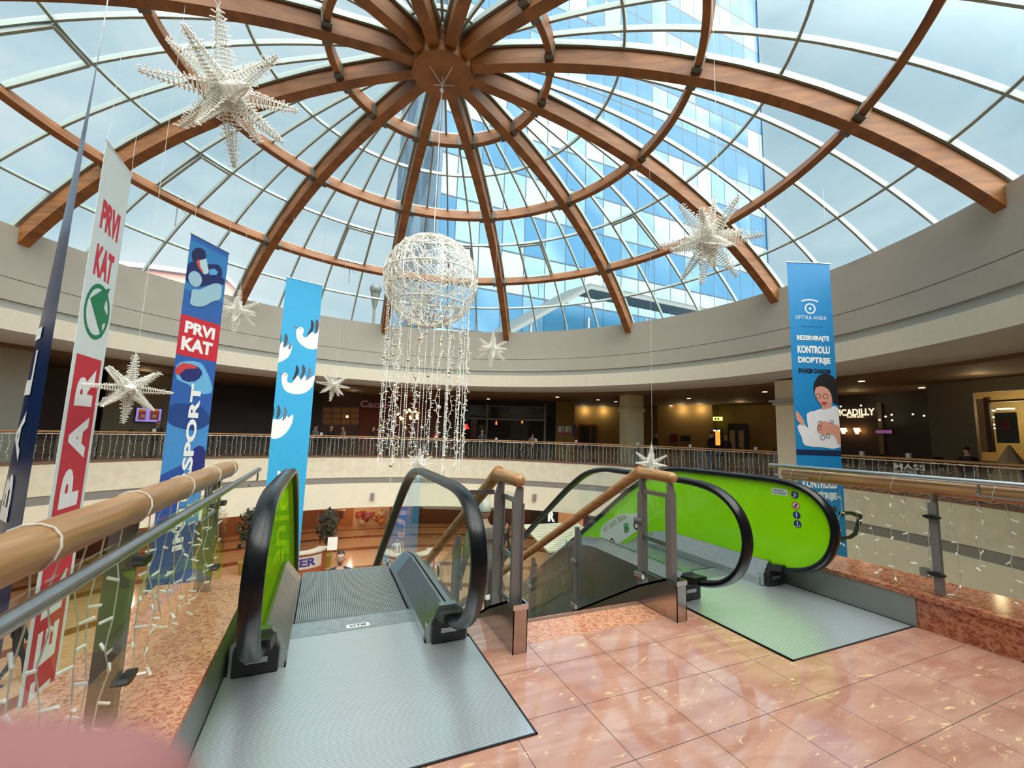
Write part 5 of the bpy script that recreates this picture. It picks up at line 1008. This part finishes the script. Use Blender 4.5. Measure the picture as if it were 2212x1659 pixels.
for i, (x, y) in enumerate(((1861, 824), (1991, 838), (2157, 826), (2075, 849), (515, 836), (1055, 862), (1204, 858), (1292, 864), (1330, 868), (1488, 861), (1521, 881), (1449, 876),  (1560, 880), (1605, 884), (1652, 847), (1267, 885), (220, 810), (940, 868), (1690, 872))):
    p = on_z(x, y, 3.73); mb = MB(); mb.lathe([(.10, 0), (.10, .012)], (p.x, p.y, 3.728), 12); tag(mb.build('downlight', M['lamp']), 'round recessed downlight in the gallery ceiling', 'downlight', 'downlights in the gallery ceiling')
for x, y, R_, w_ in ((1262, 905, 24.6, 22), (1302, 905, 24.6, 22), (1472, 900, 23.1, 22), (1512, 900, 23.1, 22), (1600, 905, 22, 14), (1850, 900, 19, 8), (300, 890, 17, 14), (760, 900, 17.5, 8), (1100, 900, 22.5, 6), (2120, 880, 17, 10)): p = on_cyl(x, y, R_); light('gallery_lamp', 'POINT', (p.x, p.y, 3.45), w_, .12, (1, .78, .45))
# tables and bar chairs behind the far railing
def table_proto():
    rt = root('cafe_table', 'x', 'table'); mb = MB(); mb.lathe([(.34, 0), (.34, .035)], (0, 0, .98), 16); mb.build('tabletop', M['darkbrown'], rt); mb = MB(); mb.tube([(0, 0, .03), (0, 0, .98)], .035, 8); mb.build('leg', M['black'], rt); mb = MB(); mb.lathe([(.24, 0), (.22, .03)], (0, 0, 0), 14); mb.build('base', M['black'], rt); return rt
def chair_proto():
    rt = root('bar_chair', 'x', 'chair'); s_ = cmat(34, 32, 34); mb = MB(); mb.b2((-.2, -.2, .66), (.2, .2, .71)); mb.build('seat', s_, rt); mb = MB(); mb.b2((-.2, .17, .78), (.2, .21, 1.12)); mb.build('backrest', s_, rt)
    for x in (-.17, .17):
        for y in (-.17, .17): mb = MB(); mb.tube([(x, y, .66 if y < 0 else 1.0), (x * 1.15, y * 1.15, 0)], .015, 6); mb.build('leg', M['postgrey'], rt)
    mb = MB(); [mb.tube([(-.18, y, .3), (.18, y, .3)], .01, 5) for y in (-.18, .18)]; mb.build('foot_rest', M['postgrey'], rt); return rt
def holder_proto():
    mb = MB(); mb.b2((-.06, -.04, 0), (.06, .04, .17)); o = mb.build('napkin_holder', M['white']); m2 = MB(); m2.b2((-.04, -.045, .03), (.04, -.041, .13)); m2.build('holder_label', cmat(60, 100, 150), o); return o
tp, cp_, hp = table_proto(), chair_proto(), holder_proto(); bpy.context.view_layer.update(); used = {'t': 0, 'c': 0, 'h': 0}
where = ['far left behind the photo print banner', 'left of the bead strands', 'behind the bead strands', 'nearest the glazed cafe', 'in front of the glazed cafe', 'before the posters', 'at the square pillar', 'left of the standing couple', 'right of the standing couple', 'right of the blue eyewear banner', 'below the cafe bar sign']
for i, x in enumerate((330, 693, 838, 1072, 1158, 1245, 1378, 1491, 1632, 1860, 1960)):
    p = on_cyl(x, 950, 15.0 if i not in (6,) else 14.75); a = azi(p)
    t = tp if i == 0 else dup(tp); t.location = (p.x, p.y, 0); t['label'] = 'dark round high cafe table ' + where[i]
    h = hp if i == 0 else dup(hp); h.location = (p.x, p.y, 1.016); h.rotation_euler = (0, 0, a + PI / 2); tag(h, 'white napkin holder on the cafe table ' + where[i], 'napkin holder')
    for k, da in enumerate((-.034, .034)):
        if i == 6: continue
        c = cp_ if used['c'] == 0 else dup(cp_); used['c'] += 1; q = pol(15.05, a + da * 1.05); c.location = q; c.rotation_euler = (0, 0, a + (PI if k == 0 else 0)); c['label'] = 'dark high cafe chair %s of the table ' % ('right' if k == 0 else 'left') + where[i]
# fascia box lamps
for x, y, w_ in ((804, 1072, 'left of the hanging beads above the escalator'), (1155, 1074, 'between the stair railing and the right escalator'), (2005, 1240, 'seen through the near right glass railing')):
    p = on_cyl(x, y, RR); a = azi(p); e1_ = Vector((math.cos(a), math.sin(a), 0)); mb = MB(); mb.box(pol(RR - .09, a, p.z), (.16, .18, .34), (e1_, Vector((-e1_.y, e1_.x, 0)), ez_)); tag(mb.build('wall_lamp', M['greystripe']), 'grey box wall lamp on the cream fascia ' + w_, 'wall lamp')

# ================================================================== LOWER STOREY
def low(px, py, z=LOW): return on_z(px, py, z)
def kiosk(px, label, ang, txt):
    p = low(*px); rt = root('information_kiosk', label, 'kiosk', None, p); R_ = 1.25; a0 = ang - 1.2; mb = MB(); mb.arc(R_ - .15, R_, 0 + LOW, LOW + 1.05, ang - 1.5, ang + 1.5, 20, c=p); adopt(mb.build('counter_front', cmat(150, 84, 50)), rt)
    mb = MB(); mb.arc(R_ - .4, R_ + .08, LOW + 1.05, LOW + 1.12, ang - 1.55, ang + 1.55, 20, c=p); adopt(mb.build('counter_top', cmat(196, 190, 176)), rt)
    mb = MB(); mb.arc(R_, R_ + .02, LOW + .42, LOW + .95, ang - 1.1, ang + 1.1, 20, c=p); adopt(mb.build('sign_band', cmat(190, 186, 178)), rt)
    o = text_on('lettering', txt, (0, 0, 0), (1, 0, 0), (0, 0, 1), 2.3, .36, cmat(60, 50, 130), None, .04, curve=lambda x, y: Vector((p.x + (R_ + .03) * math.cos(ang - .95 + x / (R_ + .03) * 1.0), p.y + (R_ + .03) * math.sin(ang - .95 + x / (R_ + .03)), LOW + .52 + y))); adopt(o, rt); return p
k1 = kiosk((640, 1235), 'curved brown information kiosk with purple letters left of the escalator view', math.radians(-100), 'TOWER')
k2 = kiosk((880, 1238), 'second curved kiosk with purple letters behind the left escalator glass', math.radians(-100), 'TOWER')
def plant(px, py, s_, label):
    p = low(px, py); rt = root('potted_tree', label, 'potted plant', None, p); rnd = random.Random(px); mb = MB(); mb.lathe([(.26, 0), (.34, .5), (.36, .55)], p, 14); adopt(mb.build('pot', cmat(150, 130, 40)), rt); mb = MB(); mb.tube(bez([p + Vector((0, 0, .4)), p + Vector((.05, 0, 1.0)), p + Vector((0, .03, 1.6))], 3), .035, 6); adopt(mb.build('stem', cmat(70, 50, 30)), rt); mb = MB()
    for k in range(260):
        d = Vector((rnd.gauss(0, 1), rnd.gauss(0, 1), rnd.gauss(0, 1.2))).normalized(); c = p + Vector((0, 0, 1.95)) + Vector((d.x * .55, d.y * .55, d.z * .85)) * rnd.uniform(.4, 1) * s_; u = Vector((rnd.gauss(0, 1), rnd.gauss(0, 1), rnd.gauss(0, 1) - .5)).normalized() * .14; v = u.orthogonal().normalized() * .05; mb.add([c - u, c + v, c + u, c - v], [(0, 1, 2, 3)])
    adopt(mb.build('foliage', cmat(24, 40, 22)), rt)
plant(700, 1225, 1.0, 'leafy potted tree standing beside the brown kiosk'); plant(530, 1240, 1.15, 'leafy potted tree seen left of the left escalator handrail')
p = low(713, 1240); rt = root('sign_stand', 'white notice on a thin floor stand beside the kiosk', 'sign stand', None, p); mb = MB(); mb.lathe([(.22, 0), (.2, .03)], p, 14); adopt(mb.build('base', M['steel']), rt); mb = MB(); mb.tube([p, p + Vector((0, 0, 1.1))], .02, 6); adopt(mb.build('pole', M['steel']), rt); mb = MB(); mb.box(p + Vector((0, -.02, 1.35)), (.42, .02, .58)); adopt(mb.build('notice_board', M['white']), rt)
def lower_panel(px0, py0, px1, py1, m, name, par): return panel_at(px0, py0, px1, py1, 21.9, m, name, par, .08, .06)
q = root('toy_shop_window', 'toy shop window with pink and orange soft toys on the lower storey', 'shop window', None, low(820, 1140)); lower_panel(765, 1096, 842, 1136, mat('pale_window_back', srgb(196, 150, 110), .6, emit=srgb(200, 150, 100), estr=.25), 'window_back', q); rnd = random.Random(9)
for i in range(12):
    p = on_cyl(rnd.uniform(772, 838), rnd.uniform(1104, 1128), 21.5); mb = MB(); r_ = rnd.uniform(.18, .32); mb.ball(p, r_, 10, sc=(1, 1, .85)); mb.ball(p + Vector((r_ * .6, -.1, r_ * .8)), r_ * .4, 8); mb.ball(p + Vector((-r_ * .6, -.1, r_ * .8)), r_ * .4, 8); adopt(mb.build('soft_toy', cmat(*rnd.choice(((200, 90, 80), (210, 150, 90), (190, 110, 120), (220, 190, 150), (170, 60, 50)))), smooth=True), q)
q = root('clothes_display', 'rack of pinkish clothes in the lower shop window', 'display', None, low(715, 1140)); mb = MB(); mb.tube([on_cyl(690, 1104, 21.6), on_cyl(745, 1102, 21.6)], .03, 6); adopt(mb.build('rail', M['steel']), q)
for i in range(7): lower_panel(692 + i * 7.5, 1104, 698 + i * 7.5, 1104 + rnd.uniform(12, 22), cmat(*rnd.choice(((180, 120, 90), (130, 70, 60), (200, 160, 130), (110, 70, 60)))), 'garment', q)
for i, (a_, b_) in enumerate(((1141, 1150), (1160, 1166), (1178, 1184), (1195, 1201))):
    pass
q = root('vending_machine', 'purple lit vending machine on the lower storey', 'vending machine', None, low(868, 1150)); panel_at(852, 1100, 880, 1136, 21.4, mat('purple_machine', srgb(70, 30, 110), .4, emit=srgb(110, 40, 180), estr=.35), 'body', q, .1, .5); panel_at(856, 1120, 866, 1128, 21.4, M['white'], 'lit_slot', q, .12, .02)
# slatted kiosk roof
rt = root('slatted_kiosk_roof', 'white and brown striped kiosk roof on the lower storey beyond the stairs', 'kiosk roof', None, low(1185, 1165, -2.9))
A_, B_, C_ = low(1128, 1136, -2.75), low(1245, 1131, -2.75), low(1186, 1196, -2.75); 
for i in range(17):
    t0, t1 = i / 17, (i + .62) / 17; v0, v1 = A_.lerp(C_, t0), A_.lerp(C_, t1); w0_, w1_ = B_ + (C_ - A_) * t0 * .9, B_ + (C_ - A_) * t1 * .9; mb = MB(); mb.prism([v0, w0_, w1_, v1], (0, 0, .06)); adopt(mb.build('roof_slat', cmat(214, 208, 186)), rt)
mb = MB(); mb.prism([A_, B_, B_ + (C_ - A_) * .9, C_], (0, 0, -.04)); adopt(mb.build('roof_deck', cmat(104, 92, 70)), rt)
for c in (A_, B_, C_, B_ + (C_ - A_) * .9): mb = MB(); mb.tube([(c.x, c.y, LOW), (c.x, c.y, -2.8)], .05, 6); adopt(mb.build('corner_post', M['postgrey']), rt)
q = root('shop_sign', 'dark blue lower shop sign with a white letter R', 'sign', None, on_cyl(1192, 1125, 21)); panel_at(1168, 1102, 1204, 1130, 21, cmat(40, 52, 70), 'sign_board', q, .1, .1); text_at('R', 1184, 1104, 1199, 1127, 21, mat('lit_white_letter', (1, 1, 1, 1), .4, emit=(1, 1, 1, 1), estr=.9), 'lettering', q, .14, .05)
q = root('lit_shop_opening', 'peach lit shop opening beside the letter R sign', 'shop front', None, on_cyl(1230, 1135, 21)); panel_at(1206, 1108, 1260, 1150, 21.5, mat('peach_lit_opening', srgb(220, 160, 110), .5, emit=srgb(230, 160, 110), estr=.5), 'lit_opening', q, .05, .05)
for i in range(14):
    a = TAU * i / 14 + .2; light('lower_lamp', 'POINT', pol(17.6, a, -2.74), 110, .05, (1, .80, .56))
for i in range(5): light('lower_lamp', 'POINT', pol(20.6, math.radians(60 + i * 15), -2.72), 60, .05, (1, .78, .5))
# ================================================================== PEOPLE
def skin_mesh(verts, edges, root_i=0, sub=1):
    me = bpy.data.meshes.new('s'); me.from_pydata([v[0] for v in verts], edges, []); o = bpy.data.objects.new('s', me); COL.objects.link(o)
    md = o.modifiers.new('k', 'SKIN'); md.use_smooth_shade = True; md.branch_smoothing = .3
    for i, v in enumerate(verts):
        r = v[1] if isinstance(v[1], tuple) else (v[1], v[1]); me.skin_vertices[0].data[i].radius = r
    me.skin_vertices[0].data[root_i].use_root = True
    sd = o.modifiers.new('s', 'SUBSURF'); sd.levels = sub; sd.render_levels = sub
    dg = bpy.context.evaluated_depsgraph_get(); em = bpy.data.meshes.new_from_object(o.evaluated_get(dg)); vs = [v.co.copy() for v in em.vertices]; fs = [tuple(p.vertices) for p in em.polygons]
    bpy.data.objects.remove(o); bpy.data.meshes.remove(me); bpy.data.meshes.remove(em); return vs, fs
def head_geo(k=20, h=14):
    vs = []; fs = []
    for i in range(h + 1):
        b = -PI / 2 + PI * i / h
        for q in range(k):
            a = TAU * q / k; x = .074 * math.cos(b) * math.cos(a); y = .094 * math.cos(b) * math.sin(a); z = .118 * math.sin(b)
            if z < -.02: x *= 1 + (z + .02) * 2.6; y *= 1 + (z + .02) * 1.2
            if y < 0 and z < -.04: y -= .012 * (-(z + .04) / .07)
            g = lambda cx, cz, sx, sz: math.exp(-((x - cx) / sx) ** 2 - ((z - cz) / sz) ** 2)
            if y < 0: y -= .024 * g(0, -.018, .013, .02) + .010 * g(0, .012, .010, .028) - .010 * g(.03, .012, .014, .012) - .010 * g(-.03, .012, .014, .012) + .006 * g(0, -.055, .026, .010)
            vs.append(Vector((x, y, z)))
    for i in range(h):
        for q in range(k): fs.append((i * k + q, i * k + (q + 1) % k, (i + 1) * k + (q + 1) % k, (i + 1) * k + q))
    return vs, fs
def person(label, loc, rz, pose='stand', h=1.75, top=(40, 44, 54), legs=(34, 36, 48), skin=(206, 160, 134), hair=(40, 30, 26), long_hair=False, beard=False, cat='person', lean=0, elder=False):
    s = h / 1.75; V = []; E_ = []; T = []
    dz = -.42 if pose == 'sit' else 0
    def add(p, r, par=None, t='top'):
        V.append(((p[0] * s, p[1] * s, (p[2] + dz) * s if p[2] > .88 or pose != 'sit' else p[2] * s), tuple(x * s for x in r) if isinstance(r, tuple) else r * s)); T.append(t)
        if par is not None: E_.append((par, len(V) - 1))
        return len(V) - 1
    pel = add((0, 0, .95), (.15, .105)); sp1 = add((0, -.0, 1.12), (.135, .10), pel); ch = add((0, -.01, 1.30), (.165, .115), sp1); up = add((0, 0, 1.42), (.12, .09), ch); nk = add((0, -.005, 1.50), (.055, .058), up, 'skin'); add((0, -.015, 1.58), .055, nk, 'skin')
    for sd in (-1, 1):
        hp_ = add((sd * .09, 0, .90), (.098, .10), pel, 'leg')
        if pose == 'sit': kn = add((sd * .11, -.42, .50), .065, hp_, 'leg'); an = add((sd * .11, -.40, .12), .042, kn, 'leg'); add((sd * .11, -.56, .04), (.04, .03), add((sd * .11, -.42, .05), .042, an, 'shoe'), 'shoe')
        elif pose == 'walk': y = -.20 * sd; kn = add((sd * .09, y * .7 - .04, .50), .065, hp_, 'leg'); an = add((sd * .09, y * 1.3 + .05, .12), .042, kn, 'leg'); add((sd * .09, y * 1.3 - .12, .035), (.04, .03), add((sd * .09, y * 1.3 + .03, .05), .042, an, 'shoe'), 'shoe')
        else: kn = add((sd * .10, -.01, .50), .065, hp_, 'leg'); an = add((sd * .10, .02, .12), .042, kn, 'leg'); add((sd * .11, -.15, .035), (.04, .03), add((sd * .10, .01, .05), .042, an, 'shoe'), 'shoe')
        shd = add((sd * .175, 0, 1.40), .066, up); 
        if pose == 'sit': el = add((sd * .24, -.06, 1.14), .05, shd); wr = add((sd * .16, -.28, 1.08), .03, el); hd = Vector((-sd * .2, -1, .0)).normalized()
        elif pose == 'walk': el = add((sd * .24, sd * .08, 1.12), .048, shd); wr = add((sd * .23, sd * .10 - .12, .90), .03, el); hd = Vector((0, -.35, -1)).normalized()
        elif pose == 'hold': el = add((sd * .24, .03, 1.14), .048, shd); wr = add((sd * .10, -.22, 1.16), .03, el); hd = Vector((-sd * .7, -.6, .3)).normalized()
        else: el = add((sd * .235, .03, 1.13), .048, shd); wr = add((sd * .25, -.05, .90), .03, el); hd = Vector((0, -.2, -1)).normalized()
        W_ = Vector(V[wr][0]) / s; W_.z -= dz if pose == 'sit' else 0
        pm = add(tuple(W_ + hd * .05), (.034, .018), wr, 'skin'); sdv = hd.cross(Vector((sd, .2, .3))).normalized()
        for f in range(4): k_ = add(tuple(W_ + hd * .095 + sdv * (.022 * (f - 1.5))), .0095, pm, 'skin'); add(tuple(W_ + hd * (.155 + (.012, .02, .015, 0)[f]) + sdv * (.024 * (f - 1.5)) + Vector((-sd * .012, 0, 0))), .0075, k_, 'skin')
        add(tuple(W_ + hd * .075 + sdv * .055), .009, pm, 'skin')
    vs, fs = skin_mesh(V, E_); mi = {'top': 0, 'leg': 1, 'skin': 2, 'shoe': 3}; mm = []
    segs = [(Vector(V[a][0]), Vector(V[b_][0]), mi[T[b_]]) for a, b_ in E_]
    for f in fs:
        c = sum((vs[i] for i in f), Vector()) / len(f); best = None
        for a, b_, t in segs:
            ab = b_ - a; q = max(0, min(1, (c - a).dot(ab) / max(ab.dot(ab), 1e-9))); d = (c - a - ab * q).length
            if best is None or d < best[0]: best = (d, t)
        mm.append(best[1])
    mb = MB(); mb.v = [tuple(v) for v in vs]; mb.f = list(fs); mb.m = mm
    hc = Vector((0, -.03 * s - lean, (1.635 + dz) * s)); hv, hf = head_geo(); mb.add([hc + v * s for v in hv], hf, 2)
    for sd in (-1, 1): mb.ball(hc + Vector((sd * .078, .008, -.008)) * s, .024 * s, 8, 2, (.4, .8, 1.2))
    mats_ = [cmat(*top), cmat(*legs), mat('skin_%d_%d_%d' % skin, srgb(*skin), .5), M['black']]
    rt = root('person', label, cat, None, loc, rz); body = mb.build('body', mats_, rt, True); body.data.polygons.foreach_set('use_smooth', [True] * len(body.data.polygons))
    hm = cmat(*hair); vs2 = []; m2 = MB(); keep = {}
    for i, v in enumerate(hv):
        q = v * 1.075 + Vector((0, .006, .008)); fr = v.z > .055 or (v.y > .0 and v.z > (-.02 if not long_hair else -.2)) or (abs(v.x) > .06 and v.y > -.03 and v.z > (.01 if not long_hair else -.2))
        if fr: keep[i] = len(vs2); vs2.append(hc + Vector((q.x, q.y, q.z)) * s * (1.0))
    m2.add(vs2, [tuple(keep[i] for i in f) for f in hf if all(i in keep for i in f)])
    if long_hair: m2.tube(bez([hc + Vector((0, .07, -.0)) * s, hc + Vector((0, .09, -.14)) * s, hc + Vector((0, .08, -.26)) * s], 3), lambda i: (.075, .075, .07, .065, .06, .055, .03)[min(i, 6)] * s, 10)
    m2.build('hair', hm, rt, True)
    for sd in (-1, 1):
        m3 = MB(); m3.ball(hc + Vector((sd * .029, -.0845, .014)) * s, .010 * s, 8, 0, (1.2, .5, .6)); e = m3.build('eye', M['white'], rt); m4 = MB(); m4.ball(hc + Vector((sd * .029, -.0895, .014)) * s, .0048 * s, 6); m4.build('iris', M['black'], e)
        m5 = MB(); m5.box(hc + Vector((sd * .03, -.091, .034)) * s, (.032 * s, .008 * s, .006 * s)); m5.build('eyebrow', hm, rt)
    m6 = MB(); m6.box(hc + Vector((0, -.094, -.056)) * s, (.042 * s, .010 * s, .007 * s)); m6.build('mouth', cmat(150, 86, 80), rt)
    return rt
def face_to(p, tx, ty): return math.atan2(ty - p[1], tx - p[0]) + PI / 2
# rider coming up the left escalator
v_ = 8.35; person('man with short dark hair riding up the left escalator, only his head showing', (.40, v_, -.245 - .7 * (v_ - 5.15) - .02), 0, 'stand', 1.75, (34, 36, 44), hair=(36, 30, 28), skin=(196, 150, 128))
person('grey haired man in grey jacket walking down the stairs', (1.86, 5.0, -1.215), PI, 'stand', 1.78, (112, 108, 104), (70, 70, 74), (190, 150, 130), (170, 168, 162))
p = low(1092, 1245); p = low(1092, 1203); person('man in dark suit walking on the lower storey behind the stairs', p, face_to(p, 0, 0) + .8, 'walk', 1.8, (22, 24, 30), (22, 24, 30))
p = k2 + Vector((.1, .55, 0)); person('woman with long dark hair sitting behind the second kiosk', (p.x - .6, p.y, LOW), 0, 'stand', 1.5, (210, 206, 200), hair=(60, 36, 28), long_hair=True)
p = low(25, 1475); person('person in dark clothes walking below at the far left', p, 2.2, 'walk', 1.75, (28, 30, 38), (24, 24, 30))
def gal(x, R_, label, pose, rz=None, **kw):
    p = on_cyl(x, 950, R_); person(label, (p.x, p.y, .22 if pose == 'sit' else 0), face_to(p, 2, 0) if rz is None else rz, pose, **kw)
gal(1041, 15.9, 'balding man in blue jacket sitting before the glazed cafe', 'sit', face_to(on_cyl(1041, 950, 15.8), 8, 15), top=(70, 84, 104), hair=(60, 48, 44), h=1.85)
gal(1537, 16.5, 'man in black with short hair standing turned to a woman', 'stand', 1.3, top=(14, 14, 18), legs=(16, 16, 22), hair=(50, 28, 22), h=1.84)
gal(1568, 17.2, 'woman in black with long dark hair facing the camera beside the man', 'stand', top=(12, 12, 14), legs=(14, 14, 16), hair=(28, 22, 20), long_hair=True, h=1.72)
gal(1417, 18.5, 'person in dark clothes standing right of the square pillar', 'stand', .4, top=(16, 16, 18), legs=(16, 16, 18))
gal(679, 15.9, 'man in light grey shirt sitting just right of the bird banner', 'sit', 2.2, top=(130, 140, 150), h=1.8)
gal(713, 15.9, 'man in dark jacket sitting at the left gallery table', 'sit', .6, top=(34, 40, 48), h=1.8)
gal(741, 16.2, 'woman in cream coat with long brown hair sitting at the gallery', 'sit', -1.2, top=(176, 164, 140), hair=(70, 46, 34), long_hair=True, h=1.76)
gal(803, 15.9, 'person in black with dark curly hair sitting left of the beads', 'sit', 1.2, top=(14, 14, 16), hair=(30, 20, 18), long_hair=True, h=1.84)
gal(941, 16.0, 'person in red top sitting behind the bead strands', 'sit', -.6, top=(170, 30, 40), h=1.75)
gal(1150, 15.9, 'person in pale top sitting in front of the glazed cafe at right', 'sit', 2.4, top=(150, 130, 124), h=1.7)
gal(2086, 15.4, 'person with dark hair sitting low behind the right gallery railing', 'sit', 1.9, top=(30, 26, 30), hair=(24, 18, 18), h=1.62)
gal(337, 16.6, 'person with dark hair sitting below the wall television', 'sit', .3, top=(30, 28, 30), h=1.7)
# ------------------------------------------------------------------ hand of the person taking the picture
def cpt(px, py, d): return EYE + pray(px, py) * d
tip = cpt(400, 1860, .035); X_, U_, F_ = CAMX, CAMU, CAMF
V = []; E_ = []
def hv_(p, r, par=None): V.append((tuple(p), r)); (E_.append((par, len(V) - 1)) if par is not None else None); return len(V) - 1
palm = tip - X_ * .115 - U_ * .035 + F_ * -.012
w0 = hv_(palm - X_ * .05 - U_ * .05, (.026, .019)); p0 = hv_(palm, (.034, .015), w0); w1 = hv_(palm - X_ * .13 - U_ * .16, (.032, .026), w0)
k1_ = hv_(tip - X_ * .075 - U_ * .006, .0105, p0); k2_ = hv_(tip - X_ * .035 + U_ * .001, .0100, k1_); k3_ = hv_(tip - X_ * .014, .0098, k2_); hv_(tip + X_ * .0, .0088, k3_)
for j, (du, ln) in enumerate(((-.022, .085), (-.042, .080), (-.060, .060))): a_ = hv_(palm + X_ * .03 + U_ * du - F_ * .004, .0098, p0); b_ = hv_(palm + X_ * (.03 + ln * .5) + U_ * (du - .004) - F_ * .02, .009, a_); hv_(palm + X_ * (.03 + ln * .45) + U_ * (du - .006) - F_ * .05, .0078, b_)
t_ = hv_(palm + X_ * .0 + U_ * .012 - F_ * .025, .012, p0); hv_(palm + X_ * .03 + U_ * .012 - F_ * .045, .0095, t_)
vs, fs = skin_mesh(V, E_, 0, 2); mb = MB(); mb.v = [tuple(v) for v in vs]; mb.f = list(fs); fm = mat('pink_fingertip_skin', srgb(176, 122, 124), .8, spec=.1)
hnd = root('hand', 'blurred pink fingertip of a hand in the lower left corner close to the lens', 'hand', None, tip); o = mb.build('skin', fm, None, True, origin=tip); o.data.polygons.foreach_set('use_smooth', [True] * len(o.data.polygons)); adopt(o, hnd)
